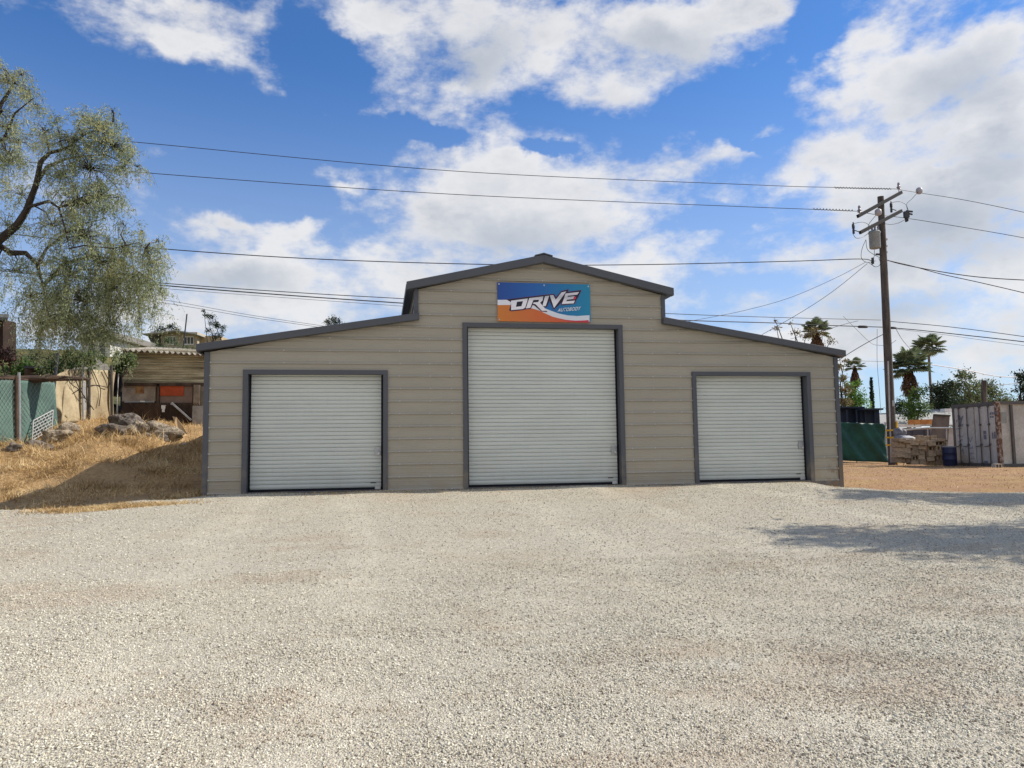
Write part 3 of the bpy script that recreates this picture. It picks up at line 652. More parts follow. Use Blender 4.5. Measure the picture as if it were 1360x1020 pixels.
lf_grey = leafmat('leaf_grey_green', [lin((62, 78, 50)), lin((98, 112, 74)), lin((132, 140, 100))])
lf_green = leafmat('leaf_mid_green', [lin((40, 62, 30)), lin((72, 100, 44)), lin((112, 138, 66))])
lf_bright = leafmat('leaf_bright_green', [lin((60, 96, 36)), lin((96, 138, 56)), lin((132, 168, 80))])
lf_dark = leafmat('leaf_dark', [lin((24, 38, 26)), lin((42, 58, 38)), lin((66, 82, 52))])
lf_brown = leafmat('leaf_brownish', [lin((92, 74, 52)), lin((130, 112, 76)), lin((120, 130, 82))])
lf_pep = leafmat('pepper_leaf', [lin((106, 120, 80)), lin((146, 156, 112)), lin((176, 182, 144)), lin((196, 192, 132))], .55, .45)
lf_palm = leafmat('palm_leaf', [lin((66, 80, 60)), lin((102, 118, 86)), lin((142, 152, 118))]); m_thatch = leafmat('dead_palm_leaf', [lin((70, 52, 40)), lin((104, 80, 60)), lin((140, 110, 82))])

# big pepper tree on the left: arching limbs, hanging strands
pb = at(-95, 600, 17.5); pb[2] = gz(pb[0], pb[1])
pep = thing('pepper_tree', 'tall weeping pepper tree with hanging grey-green strands left of the barn', 'tree', tuple(pb))
tk = MB()
def pt(u, v, d): return at(u, v, d)
trunk_top = pt(-30, 345, 17)
tk.tube([pb-(0, 0, .2), pb+(0.05, 0, .9), pt(-80, 470, 17.3), pt(-55, 400, 17.1), trunk_top], [.36, .28, .22, .18, .13], 12)
limbs = [[(-30,345,17),(0,318,16.8),(22,300,16.7),(35,280,16.6),(48,245,16.5),(54,215,16.4),(66,203,16.3),(88,197,16.3),(110,180,16.2),(150,162,16)],
 [(22,300,16.7),(38,275,16.4),(65,267,16.2),(78,276,16.1),(86,302,16),(92,330,16)],
 [(48,245,16.5),(62,222,16.7),(84,212,17),(105,208,17.2),(140,205,17.4),(165,218,17.5)],
 [(-30,345,17),(0,326,17.1),(14,336,17),(34,336,16.9),(50,352,16.8),(57,380,16.8),(64,420,16.8)],
 [(57,380,16.8),(85,350,16.9),(120,340,17),(160,345,17.2),(190,365,17.3)],
 [(-30,345,17),(-25,260,17.4),(-15,190,17.6),(0,140,17.8),(20,110,17.8),(38,125,17.8)],
 [(-15,190,17.6),(5,185,17.4),(20,150,17.3),(45,130,17.3)],
 [(50,352,16.8),(62,330,17.3),(100,300,17.5),(140,290,17.6)],
 [(92,330,16),(112,326,16),(150,330,16.1),(185,322,16.2),(200,340,16.2)]]
sites = []
for L in limbs:
    P3 = [pt(*q) for q in L]; r0 = .10 if L[0][0] == -30 else .018 if L[0][0] == 92 else .045
    tk.tube(P3, list(np.linspace(r0, .008, len(P3))), 8)
    for a_, b_ in zip(P3[1:-1], P3[2:]):
        for s_ in np.linspace(0, 1, 5): sites.append((a_*(1-s_)+b_*s_))
# outline of the crown, as (u, v, radius px, depth, strands)
crown = [(38,124,13,17.7,12),(28,100,12,17.8,10),(48,142,9,17.5,6),(12,205,26,17.2,20),(8,170,22,17.5,16),(10,110,26,17.8,22),(0,150,34,17.8,30),(22,190,22,17.6,14),(10,215,30,17.4,22),(60,175,20,16.4,16),(95,190,26,16.3,34),(130,172,30,16.2,46),(150,195,24,16.4,34),(120,225,34,16.6,44),(165,225,14,17,12),(85,235,26,16.8,26),
 (105,270,34,16.4,44),(135,262,26,16.5,30),(70,300,30,16.7,20),(110,315,40,16.4,56),(30,260,26,17.2,14),(20,360,34,17,16),(60,350,30,16.8,20),(95,365,36,16.5,52),(135,350,34,16.6,48),(170,335,26,16.6,30),(195,335,16,16.4,14),(205,350,10,16.4,6),
 (175,370,30,16.8,34),(200,385,14,17,10),(150,385,34,16.8,44),(110,400,36,16.4,52),(75,400,32,16.6,34),(40,395,30,17,22),(55,430,26,16.8,24),(90,430,28,16.6,30),(125,425,28,16.8,28),(10,300,26,17.2,12),(-10,250,30,17.4,14),(-20,380,40,17.2,16),(-5,90,16,17.9,10),(165,400,20,17,14),(182,222,10,17,4),(176,205,8,17,3),(212,345,8,16.4,4),(208,322,9,16.4,5),(188,312,9,16.3,5),(214,385,8,17,4),(206,410,9,17,4),(186,425,10,17,5),(150,432,14,17,9),(165,300,10,16.6,5),(155,262,10,16.5,5),(75,160,8,16.4,4),(110,158,10,16.3,6),(150,150,8,16.1,4)]
VP, twigs = [], MB()
for (u, v, r_, d, ns) in crown:
    c = pt(u, v, d); rad = r_*d*PX
    sarr = np.array(sites); nearest = sarr[np.argmin(np.linalg.norm(sarr-c, axis=1))]
    if np.linalg.norm(nearest-c) > .25: twigs.tube([nearest, (nearest+c)/2+rng.normal(0, .05, 3)+(0, 0, .08), c], [.022, .014, .007], 5, cap=False)
    for _ in range(int(ns*(1.95 if v < 330 else 1.55))):
        D = dirs(1)[0]; s0 = c+D*rad*np.array([1, 1.3, .75])*rng.random()**.35
        twigs.tube([c, (c+s0)/2+(0, 0, .08), s0], [.007, .005, .003], 3, cap=False)
        Ls = (.25+.75*rng.random())*(.45 if v < 240 else .6 if v < 320 else 1.0)
        side = rng.normal(0, .26, 3); m_ = int(38*Ls/.5)+12; tt = np.sort(rng.random(m_)); out = (s0-c)/(rad+.01)*.22; out[2] = 0
        pts = s0[None]+np.outer(tt, side*.5+out)+np.outer(np.sqrt(tt)*.0+tt**1.3, (0, 0, -Ls))+np.outer(np.sin(tt*3)*.08, (0, 0, 1))+rng.normal(0, .045, (m_, 3))
        VP.append(pts)
        twigs.tube([s0, pts[m_//2], pts[-1]], [.003, .0025, .0015], 3, cap=False)
tk.build('trunk', m_bark, pep); twigs.build('twigs', m_bark, pep)
Cc = np.concatenate(VP); P, Fc = leaf_quads(Cc, .066, .22, .8); np_mesh('foliage', P, Fc, lf_pep, pep)

def gtree(name, label, cat, uv, d, lob, n, size, mt, **kw):
    """base at pixel uv, distance d; lobes in pixels (du, dv, r or (rx,ry)) from the base"""
    s = d*PX; b = at(uv[0], uv[1], d); L = []
    for q in lob:
        c = at(uv[0]+q[0], uv[1]+q[1], d+(q[3] if len(q) > 3 else 0)*s); r_ = q[2]
        L.append((tuple(c), np.array([r_[0], r_[0], r_[1]])*s if isinstance(r_, tuple) else r_*s))
    return tree(name, label, cat, tuple(b), L, n, size*s, mt, **kw)
RT = 'trees behind the container and block piles'
gtree('broadleaf_tree', 'wide olive-brown tree right of the palms, above the container doors', 'tree', (1283,600), 62, [(0,-88,14),(-18,-80,14),(-30,-62,16),(-8,-60,20),(14,-70,14),(22,-55,16),(-20,-40,18),(6,-42,16),(-2,-100,11),(-26,-78,12)], 7600, 3.2, lf_grey, group=RT, trunk_r=.25, bark=m_bark2)
gtree('broadleaf_tree', 'rounded grey-green tree behind the wooden post above the container', 'tree', (1312,600), 68, [(-8,-84,14),(-20,-72,14),(6,-76,14),(16,-66,13),(-10,-60,16),(26,-60,10),(2,-54,14),(34,-64,7),(40,-58,7),(-30,-60,14),(20,-50,12)], 6500, 3.0, lf_grey, group=RT, trunk_r=.22)
gtree('broadleaf_tree', 'dark tree at the right edge of the photograph above the container', 'tree', (1362,600), 58, [(-8,-100,9),(4,-95,14),(-4,-84,9),(8,-78,12),(2,-66,12)], 1800, 3.0, lf_dark, group=RT, trunk_r=.2)
gtree('bushy_tree', 'dense green bush in front of the thatched palm trunk', 'tree', (1214,590), 56, [(0,-60,11),(-2,-48,14),(8,-44,12),(4,-70,8),(-6,-36,10)], 2600, 2.8, lf_green, group=RT, trunk_r=.12)
gtree('bushy_tree', 'low dark bush left of the thatched palm trunk', 'tree', (1192,590), 60, [(0,-52,9),(-6,-46,7),(8,-50,8),(2,-42,8)], 1200, 2.6, lf_dark, group=RT, trunk_r=.1)
gtree('bushy_tree', 'dark leafy tree between the palms and the wide olive-brown tree', 'tree', (1248,590), 60, [(0,-62,14),(10,-76,10),(-8,-72,9),(4,-48,14),(14,-52,12)], 3000, 2.9, lf_dark, group=RT, trunk_r=.15)
gtree('broadleaf_tree', 'bright green tree just right of the barn eave', 'tree', (1135,600), 46, [(0,-74,11),(-8,-86,8),(8,-64,10),(-6,-62,11),(16,-54,7),(4,-90,5)], 3000, 2.6, lf_bright, trunk_r=.15)
gtree('broadleaf_tree', 'brownish sparse tree against the right corner of the barn', 'tree', (1118,600), 44, [(2,-96,7),(0,-80,9),(6,-66,8),(-3,-112,6),(4,-120,3),(-4,-128,3)], 1100, 2.6, lf_brown, trunk_r=.1)
gtree('bare_tree', 'thin nearly bare tree whose twig tips show over the right barn roof', 'tree', (1070,600), 40, [(-38,-162,5),(-14,-158,6),(10,-160,7),(32,-146,6),(22,-156,5),(-40,-174,3),(0,-152,7),(-20,-170,3)], 520, 2.6, lf_brown, trunk_r=.12)
gtree('pine_tree', 'small dark pine with bare lower trunk above the left barn eave', 'tree', (283,560), 52, [(0,-128,7),(-8,-140,5),(8,-126,6),(-7,-120,5),(9,-114,5),(-1,-138,5),(-12,-146,3),(13,-120,3),(3,-112,5)], 1400, 1.9, lf_dark, trunk_r=.10, sub=6)
gtree('round_tree', 'small round dark treetop peeking over the left barn roof', 'tree', (443,560), 60, [(0,-134,6),(-8,-131,5),(8,-132,5),(0,-128,8)], 900, 1.9, lf_dark, trunk_r=.1)
gtree('bushy_tree', 'low dark tree behind the flat roof of the hillside house', 'tree', (222,520), 68, [(-8,-82,6),(4,-84,6),(12,-80,7),(-14,-78,5)], 1100, 2, lf_dark, trunk_r=.12)
gtree('shrub', 'grey-green shrub in front of the hillside house', 'shrub', (222,480), 50, [(0,-26,8),(-8,-20,6),(10,-22,6),(-18,-16,6),(26,-16,6),(40,-15,5)], 1100, 2, lf_grey, trunk_r=.06)
gtree('shrub', 'green leafy shrub hanging over the shed roof left end', 'shrub', (160,520), 21.5, [(0,-46,9),(8,-38,8),(-5,-30,8),(14,-46,5)], 900, 3.4, lf_green, trunk_r=.03, down=.6)
gtree('bushy_tree', 'dark bushy tree on the slope behind the pepper tree and wooden box', 'tree', (58,540), 30, [(0,-62,14),(-16,-52,12),(16,-60,12),(28,-50,10),(4,-44,14)], 1800, 3.2, lf_dark, trunk_r=.08)
gtree('bushy_tree', 'grey-green bushy tree on the slope above the tan tarp', 'tree', (112,540), 27, [(0,-58,13),(-16,-48,12),(16,-50,12),(4,-38,12),(26,-40,9)], 2000, 3.4, lf_grey, trunk_r=.08)
gtree('bushy_tree', 'mid green bush on the slope right of the brown hut', 'tree', (26,540), 26, [(0,-56,11),(-12,-46,11),(14,-48,11),(4,-36,12)], 1700, 3.4, lf_green, trunk_r=.08)
gtree('shrub', 'green shrub on the slope above the green fence', 'shrub', (40,520), 21, [(-4,-30,12),(-12,-22,10),(8,-26,10)], 1200, 3.6, lf_green, trunk_r=.04)
gtree('shrub', 'dark burgundy shrub below the brown hut on the left', 'shrub', (8,520), 24, [(0,-48,12),(-10,-42,12),(8,-40,8)], 900, 4, leafmat('burgundy_leaf', [lin((38, 26, 26)), lin((70, 48, 42)), lin((120, 90, 80))]), trunk_r=.04)
gtree('shrub', 'leafy green shrub hanging over the top of the tan tarp', 'shrub', (92,540), 20, [(0,-62,16),(-14,-52,14),(16,-60,14),(34,-66,12),(-26,-48,12)], 2600, 3.6, lf_green, trunk_r=.04, down=.8)

# cypress
cb = at(1162, 600, 60); cy = thing('cypress_tree', 'narrow dark cypress spire left of the power pole', 'tree', tuple(cb)); s = 60*PX
tk = MB(); tk.tube([cb, cb+(0, 0, 96*s)], [.15, .02], 6); tk.build('trunk', m_bark, cy)
n = 2600; h = rng.random(n)**.8; rr = (4.6*(1-h)**.75+.5)*s; an = rng.random(n)*6.28; Cq = cb+np.stack([np.cos(an)*rr*np.sqrt(rng.random(n)), np.sin(an)*rr*np.sqrt(rng.random(n)), h*97*s], -1)
P, Fc = leaf_quads(Cq, 2.6*s, .4, -1.5); np_mesh('crown', P, Fc, lf_dark, cy)

def palm(label, u, v, vb, d, rad, skirt=0, nleaf=30, lean=0):
    s = d*PX; top = at(u, v, d); base = at(u+lean, vb, d); p = thing('fan_palm', label, 'palm', tuple(base), 'fan palms')
    tk = MB(); tk.tube([base, base+(top-base)*.5+(.1, 0, 0), top], [2.2*s, 1.7*s, 1.5*s], 8); tk.build('trunk', m_bark2, p)
    V, Fq = [], []; pet = MB()
    for i in range(nleaf):
        th = i*2.39996; ph = math.asin(1-1.45*(i+.5)/nleaf); d0 = np.array([math.cos(th)*math.cos(ph), math.sin(th)*math.cos(ph), math.sin(ph)]); d0 += rng.normal(0, .1, 3); d0 /= np.linalg.norm(d0)
        L = rad*s*(.55+.15*rng.random()); tip = top+d0*L; pet.tube([top, top+d0*L*.5+(0, 0, .03*rad*s), tip], [.25*s, .18*s, .14*s], 4)
        side = np.cross(d0, (0, 0, 1.)); side /= np.linalg.norm(side)+1e-6; up = np.cross(side, d0); fr = rad*s*(.46+.10*rng.random()); nb = 19
        for k in range(nb):
            a_ = (k/(nb-1)-.5)*4.4; bd = d0*math.cos(a_)+side*math.sin(a_); e = tip+bd*fr-up*fr*.10+np.array([0, 0, -.08*fr]); wv_ = np.cross(bd, up+rng.normal(0, .25, 3)); wv_ /= np.linalg.norm(wv_)+1e-9
            mid_ = tip+bd*fr*.55; b0 = len(V); wd = fr*.11; V += [tip, mid_+wv_*wd, e, mid_-wv_*wd]; Fq.append((b0, b0+1, b0+2, b0+3))
    pet.build('leaf_stalks', lf_palm, p); np_mesh('crown', np.array(V), np.array(Fq), lf_palm, p)
    if skirt:
        n = 1800; h = rng.random(n); an = rng.random(n)*6.28; rr = rad*s*(.10+.36*np.clip(h*1.4, 0, 1)*(h < .8)+.2*(h >= .8))*np.sqrt(rng.random(n)); C0 = top+np.stack([np.cos(an)*rr, np.sin(an)*rr, -h*skirt*s], -1)
        P, Fc = leaf_quads(C0, 4.2*s, .3, 3.5); np_mesh('dead_leaf_skirt', P, Fc, m_thatch, p)
    return p
palm('tall slender fan palm, highest of those right of the power pole', 1233, 462, 600, 74, 21, 0, 26, 5)
palm('stout fan palm with a brown thatch skirt just right of the power pole', 1207, 488, 600, 64, 26, 36, 34, -2)
palm('fan palm crown rising over the right end of the barn roof', 1084, 440, 600, 60, 18, 22, 28)
palm('small fan palm with grey skirt between barn and power pole', 1135, 487, 600, 70, 14, 24, 18)

# ------------------------------------------------------------------ power pole
PD = 34.0
pbase = at(1186, 616, PD); m_pole = mat('pole_wood', lin((96, 91, 86)), lin((66, 62, 60)), rough=.9, scale=6, stretch=(1, 1, .12), bump=.01); m_arm = mat('arm_wood', lin((32, 32, 36)), rough=.85, scale=5)
m_por = mat('porcelain', (.30, .29, .33), rough=.25); m_tank = mat('tank_grey', lin((140, 148, 152)), rough=.45); m_yel = mat('yellow_strap', lin((226, 178, 30)), rough=.5); m_dark = mat('dark_metal', (.04, .042, .05), rough=.5); m_pale = mat('pale_pipe', (.45, .45, .45), rough=.5)
s = PD*PX
pole = thing('power_pole', 'wooden power pole with two slanting crossarms and a grey transformer', 'power pole', tuple(pbase))
ptop = at(1169.5, 261, PD)
mb = MB(); mb.tube([pbase-(0, 0, .3), pbase+(ptop-pbase)*.3, pbase+(ptop-pbase)*.65, ptop], [.20, .185, .16, .135], 16); mb.build('shaft', m_pole, pole)
fwd = np.array([Fv[0], Fv[1], 0]); fwd /= np.linalg.norm(fwd)
a0, a1 = at(1136, 289.5, PD-1.0), at(1194, 257.5, PD+.7); o_ = -fwd*.22
def arm(p, q):
    mb = MB(); mb.bar(p+o_, q+o_, .11, .14); return mb.build('crossarm', m_arm, pole, bevel=.01)
arm1 = arm(a0, a1); b0, b1 = at(1139, 311, PD-1.0), at(1194, 282, PD+.7); arm2 = arm(b0, b1)
def insulator(c, par, h=.30):
    mb = MB(); mb.lathe(c, [(.018, -.06), (.018, .06), (.085, .07), (.06, .12), (.10, .14), (.055, .20), (.045, .24), (.06, .27), (.04, h)], 12); return mb.build('insulator', m_por, par)
insulator(at(1138.5, 286, PD-1.0)+o_, arm1, .36); insulator(at(1190.5, 255, PD+.7)+o_, arm1, .36)
for (u, v, dd) in ((1130.5, 306, -1.0), (1180.5, 278, .7)):
    c = at(u, v, PD+dd)+o_; mb = MB(); mb.lathe(c, [(.03, -.22), (.05, -.2), (.05, -.02), (.03, 0), (.06, .02), (.06, .2), (.025, .24), (.025, .30)], 10); mb.bar(c+(0, 0, -.05), c+(.32, .1, -.08), .03, .03); mb.build('fuse_cutout', m_dark, arm2)
c = at(1200.5, 287, PD+.7)+o_; mb = MB(); mb.obox(c, (.12, 0, .0), (0, .06, 0), (0, 0, .14)); mb.obox(c+(.16, 0, .16), (.16, 0, -.01), (0, .03, 0), (0, 0, .035)); mb.obox(c+(.2, 0, .04), (.10, 0, -.02), (0, .03, 0), (0, 0, .03)); mb.tube([c+(-.06, 0, -.1), c+(-.02, 0, -.34)], .05, 8); mb.tube([c+(.06, 0, -.1), c+(.04, 0, -.3)], .04, 8); mb.build('switch', m_dark, arm2)
for (u, v, dd) in ((1217.5, 255.5, 1.4), (1163.2, 284, -.3)):
    c = at(u, v, PD+dd)+o_; mb = MB(); mb.lathe(c-(0, 0, .15), [(.07, 0), (.13, .05), (.15, .15), (.13, .25), (.07, .30)], 12); mb.build('wildlife_guard', mat('guard_grey', (.42, .42, .46), rough=.5), pole)
tc = at(1158, 330.5, PD)-fwd*.30; mb = MB(); mb.lathe(tc, [(.21, -.06), (.235, -.02), (.24, .60), (.265, .64), (.265, .67), (.21, .73), (.1, .77)], 24); tank = mb.build('transformer', m_tank, pole)
for dx in (-.14, .0, .16):
    mb = MB(); mb.lathe(tc+(dx, -.05, .74), [(.03, 0), (.05, .05), (.035, .1), (.05, .15), (.03, .2), (.015, .28)], 10); mb.build('bushing', m_por, tank)
for z in (.5, .15): MB().bar(tc+(.2, .06, z), tc+(.36, .1, z), .08, .06).build('bracket', m_dark, tank)
# jumper leads
def lead(pts, r=.011):
    mb = MB(); P3 = [at(u, v, PD+d)+o_ for u, v, d in pts]; mb.tube(smooth(P3, 5), r, 5); return mb.build('jumper_wire', m_dark, pole)
def smooth(P, n=6):
    P = [np.array(p, float) for p in P]; Q = [2*P[0]-P[1]]+P+[2*P[-1]-P[-2]]; out = []
    for i in range(1, len(Q)-2):
        for k in range(n):
            t_ = k/n; a, b, c, d = Q[i-1:i+3]; out.append(.5*((2*b)+(-a+c)*t_+(2*a-5*b+4*c-d)*t_**2+(-a+3*b-3*c+d)*t_**3))
    return out+[P[-1]]
lead([(1130.5,299,-1),(1142,297,-.9),(1150,300,-.6),(1154,306,-.3)]); lead([(1180.5,271,.7),(1192,270,.7),(1200,274,.8),(1203,281,.7)]); lead([(1216,257,1.3),(1208,266,1.1),(1201,273,.9),(1202,281,.7)])
lead([(1160,288,-.3),(1152,298,-.3),(1150,304,-.4),(1152,312,-.2)]); lead([(1198,294,.7),(1190,298,.5),(1180,300,.2),(1172,299,0)]); lead([(1130,313,-1),(1134,318,-1),(1142,317,-.8),(1150,312,-.4)])
lead([(1147,320,-.2),(1142,332,-.1),(1141,344,0),(1148,350,0),(1160,348,0)]); lead([(1147,320,-.2),(1149,333,0),(1158,340,0),(1166,344,0)]); lead([(1158,333,0),(1158,342,0),(1154,350,0),(1158,356,0)]); lead([(1164,344,0),(1166,352,0),(1160,356,0),(1150,350,0)])
mb = MB(); mb.obox(at(1164, 339.5, PD)+o_, (.14, 0, 0), (0, .04, 0), (0, 0, .035)); mb.obox(at(1156, 348, PD)+o_, (.04, 0, 0), (0, .04, 0), (0, 0, .14)); mb.build('secondary_rack', m_dark, pole)
for v in (318, 327, 335): mb = MB(); mb.obox(at(1176.5, v, PD), (.05, 0, 0), (0, .05, 0), (0, 0, .04)); mb.build('bolt_plate', m_pale, pole)
for v in (571.5, 581, 591):
    mb = MB(); c = at(1184.8, v, PD); mb.lathe(c-(0, 0, .035), [(.20, 0), (.262, .0), (.262, .07), (.20, .07)], 18); mb.build('yellow_strap', m_yel, pole)
cd = at(1181.5, 614, PD)-fwd*.16; mb = MB(); mb.tube([cd, at(1177, 480, PD)-fwd*.16], .035, 8); mb.build('conduit', m_pale, pole)
cd = at(1189, 616, PD)-fwd*.16; mb = MB(); mb.tube([cd, at(1188.2, 560, PD)-fwd*.16], .045, 8); mb.build('conduit', m_yel, pole)
mb = MB(); mb.obox(at(1183.6, 536, PD)-fwd*.19, (.05, 0, 0), (0, .01, 0), (0, 0, .13)); mb.build('number_plate', m_pale, pole)

# ------------------------------------------------------------------ overhead wires
m_wire = mat('wire', (.03, .03, .035), rough=.6); m_wireg = mat('grey_wire', (.16, .17, .2), rough=.6); m_wirew = mat('white_wire', (.55, .56, .58), rough=.6)
WG = 'overhead wires at the power pole'
def wire(label, pts, r=.016, mt=None, name='overhead_wire', coil=None, group=WG):
    P3 = smooth([at(*q) for q in pts], 10); base = P3[0]; mb = MB(); mb.tube(P3, r, 5); o = mb.build(name, mt or m_wire); tag(o, label, 'wire', group)
    if coil:
        (ua, ub) = coil; Q = [at(*q) for q in pts]; e = P3; mb = MB(); a_, b_ = None, None
        # a spiral damper wound round the last stretch of wire
        a_, b_ = at(*ua), at(*ub); d = b_-a_; L = np.linalg.norm(d); n = int(L/.014); ax = np.cross(d/L, (0, 0, 1)); ax /= np.linalg.norm(ax); ay = np.cross(ax, d/L)
        pp = [a_+d*i/n+.036*(ax*math.cos(i*.62)+ay*math.sin(i*.62)) for i in range(n)]; mb.tube(pp, .013, 4); mb.build('spiral_damper', m_wire, o)
    return o
D0 = PD
wire('topmost overhead wire from the pepper tree to the upper crossarm insulator', [(-60,166,27),(40,179,28.2),(160,187,29),(600,227,31.5),(1000,245.5,33.6),(1110,249,34.3),(1190,251,PD+.6)], .014, coil=((1108,249,34.2),(1184,250.6,PD+.6)))
wire('second overhead wire, ending at the left insulator of the upper crossarm', [(-60,205,26),(180,228.5,28),(600,258,30.5),(1000,275,32.4),(1060,277.3,32.7),(1138.5,280.5,PD-1.1)], .014, coil=((1080,277.4,32.8),(1134,279.6,PD-1.1)))
wire('thick twisted overhead wire passing just behind the barn ridge', [(-60,302,28),(145,324.5,29.5),(400,343,31),(660,351.5,32),(850,351.5,33),(1050,347,33.6),(1140,344,34),(1160,347,34)], .020)
wire('higher of the two wires entering behind the left barn roof', [(-60,352,24),(215,376,25),(400,389,27),(540,397,28.5),(720,408,31),(900,417,33),(1030,421.5,35),(1170,425,37)], .015)
wire('lower thick cable entering behind the left barn roof', [(-60,354,24),(215,379,25),(400,393.5,27),(540,403,28.5),(720,415,31),(900,425,33),(1030,429,34.4),(1080,431.5,34.6),(1172,434.5,34.8)], .021)
wire('faint thin cable below the pair at the left barn roof', [(-60,360,24),(215,383,25),(400,397,27),(540,407,28.5),(640,414,30)], .008, m_wireg)
wire('thin grey wire sagging towards the small pine', [(100,384,30),(215,398,31),(330,418,32),(430,433,33),(480,440,34)], .010, m_wireg)
wire('lower thin grey wire sagging towards the small pine', [(100,388,30),(222,403,31),(330,421,32),(420,434,33),(470,442,34)], .010, m_wireg)
wire('upper right wire from the grey guard out of the picture', [(1190,251,PD+.6),(1217,255.5,PD+1.4),(1280,265.5,35),(1360,282,33),(1440,302,31)], .013)
wire('right wire from the switch out of the picture', [(1138.5,280.5,PD-1.1),(1163,285,PD-.3),(1205,290,PD+.4),(1280,302,33.5),(1360,316,32),(1440,333,30)], .013)
wire('upper of two cables falling right from the pole neck', [(1176,345,PD),(1200,351.5,34),(1250,361,33),(1300,368,32),(1360,372,31),(1440,375,29)], .020)
wire('lower of two cables falling right from the pole neck', [(1176,345,PD),(1210,353,34),(1250,364,33),(1300,375,32),(1360,389,31),(1440,409,29)], .018)
wire('service wire sloping left from the pole neck, upper one', [(1150,348,PD),(1110,369,34),(1050,395,34),(990,412,34.5),(930,424,35),(860,436,36)], .010, m_wireg)
wire('service wire sloping left from the pole neck to behind the barn roof', [(1152,350,PD),(1110,384,34),(1070,411,34),(1020,440,34.5),(980,462,35)], .012, m_wireg)
wire('upper wire leaving the middle of the pole to the right', [(1172,426,35),(1260,434,33),(1360,447,31),(1440,459,29)], .014)
wire('lower cable leaving the middle of the pole to the right', [(1174,434.5,34.8),(1220,438.5,33.8),(1280,445,32.6),(1360,454,31),(1440,465,29)], .019)
wire('thin cable hugging below the lower right cable', [(1190,437,36),(1250,444,35),(1300,451,34),(1360,459,33),(1440,470,31)], .008, m_wireg)
wire('drop wire running down right to the stout palm', [(1190,437,40),(1199,452,44),(1213,468,50),(1222,476,55)], .014, m_wireg)
wire('drop cable from the pole down to behind the barn eave', [(1173,444,PD),(1150,456,34),(1122,473,34),(1100,489,34)], .017, m_wireg)
wire('looping drop wire left of the pole', [(1120,420,35),(1135,435,35),(1156,455,35),(1167,458.5,35),(1180,458,35),(1190,452,35)], .010, m_wireg)
wire('sagging wire crossing to the left under the top pair', [(1140,426,35),(1120,431,35.4),(1090,440,36),(1050,450,37)], .010, m_wireg)
wire('distant level wire behind the power pole', [(1100,478,60),(1170,480,62),(1200,480,64)], .02, m_wireg)
wire('guy wire hanging beside the pole', [(1165,437,36),(1165,480,36),(1168,520,36),(1170,550,36)], .010, m_wireg)
wire('white wire slanting down over the trees on the right', [(1236,484,48),(1280,491,49),(1320,499,50),(1350,501,51)], .030, m_wirew)
wire('short dark wire reaching the tree at the right edge', [(1307,511,50),(1330,511,50),(1352,509,52)], .02, m_wireg)
for (u, v, w_, h_, d, lb) in ((1146, 434, 13, 3.6, 34.6, 'dark splice box on the cable left of the pole'), (1186, 435.5, 9, 3.2, 34.3, 'dark splice box on the cable right of the pole')):
    c = at(u, v, d); s_ = d*PX; mb = MB(); mb.tube([c-Rv*w_*s_/2, c-Rv*w_*s_*.4, c+Rv*w_*s_*.4, c+Rv*w_*s_/2], [h_*s_*.3, h_*s_/2, h_*s_/2, h_*s_*.3], 10); o = mb.build('splice_box', m_dark); tag(o, lb, 'cable box')

# ------------------------------------------------------------------ shipping container
CD = 29.5
nr = at(1329, 621, CD); fl_ = at(1268.5, 618.7, CD*1.083); nr[2] = fl_[2] = min(nr[2], fl_[2])
ex = fl_-nr; ex[2] = 0; LW = np.linalg.norm(ex); ex /= LW; LW = 2.44; ey = np.array([ex[1], -ex[0], 0]); 
if np.dot(ey, Rv) < 0: ey = -ey
CH = 2.59
def K(a, b, z): return nr+ex*a+ey*b+np.array([0, 0, z])    # a across the doors, b along the side, z up
cont = thing('shipping_container', 'weathered grey shipping container with rusty corner post and closed doors', 'container', tuple(nr))
m_cgrey = mat('container_grey', lin((192, 189, 182)), lin((172, 169, 162)), rough=.6, scale=1.6, stretch=(1, 1, .5)); m_cwhite = mat('container_white', lin((184, 184, 180)), lin((166, 164, 158)), rough=.6, scale=1.2)
m_rust = mat('rust', lin((104, 74, 60)), lin((158, 148, 138)), rough=.9, scale=7, lo=.45, hi=.6, bump=.006); m_cdark = mat('dark_rail', lin((92, 90, 88)), rough=.7); m_faint = mat('faint_print', lin((148, 150, 158)), rough=.7, scale=9, lo=.4, hi=.6); m_faded = mat('faded_print', lin((116, 118, 130)), rough=.7, scale=9, lo=.4, hi=.6)
LC = 6.06
mb = MB(); mb.obox(K(LW/2, LC/2, CH/2+.02), ex*(LW/2-.05), ey*(LC/2-.05), (0, 0, CH/2-.06)); mb.build('body', m_cwhite, cont)
for i in range(2):
    mb = MB(); x0 = .09+i*(LW/2-.06); wd = LW/2-.12
    # door leaf with raised panels
    mb.obox(K(x0+wd/2, .02, CH/2), ex*wd/2, ey*.02, (0, 0, CH/2-.16))
    for j in range(3): mb.obox(K(x0+wd*(j*2+1)/6, -.004, CH/2), ex*wd*.13, ey*.006, (0, 0, CH/2-.24))
    door = mb.build('door', m_cgrey, cont)
    for f_ in (.30, .72):
        rb = MB(); rb.tube([K(x0+wd*f_, -.05, .1), K(x0+wd*f_, -.05, CH-.1)], .018, 8)
        for z in (.14, .9, 1.7, CH-.16): rb.obox(K(x0+wd*f_, -.04, z), ex*.045, ey*.02, (0, 0, .04))
        rb.bar(K(x0+wd*f_, -.07, .85), K(x0+wd*f_+.26, -.07, .82), .03, .03); rb.build('locking_bar', m_cdark, door)
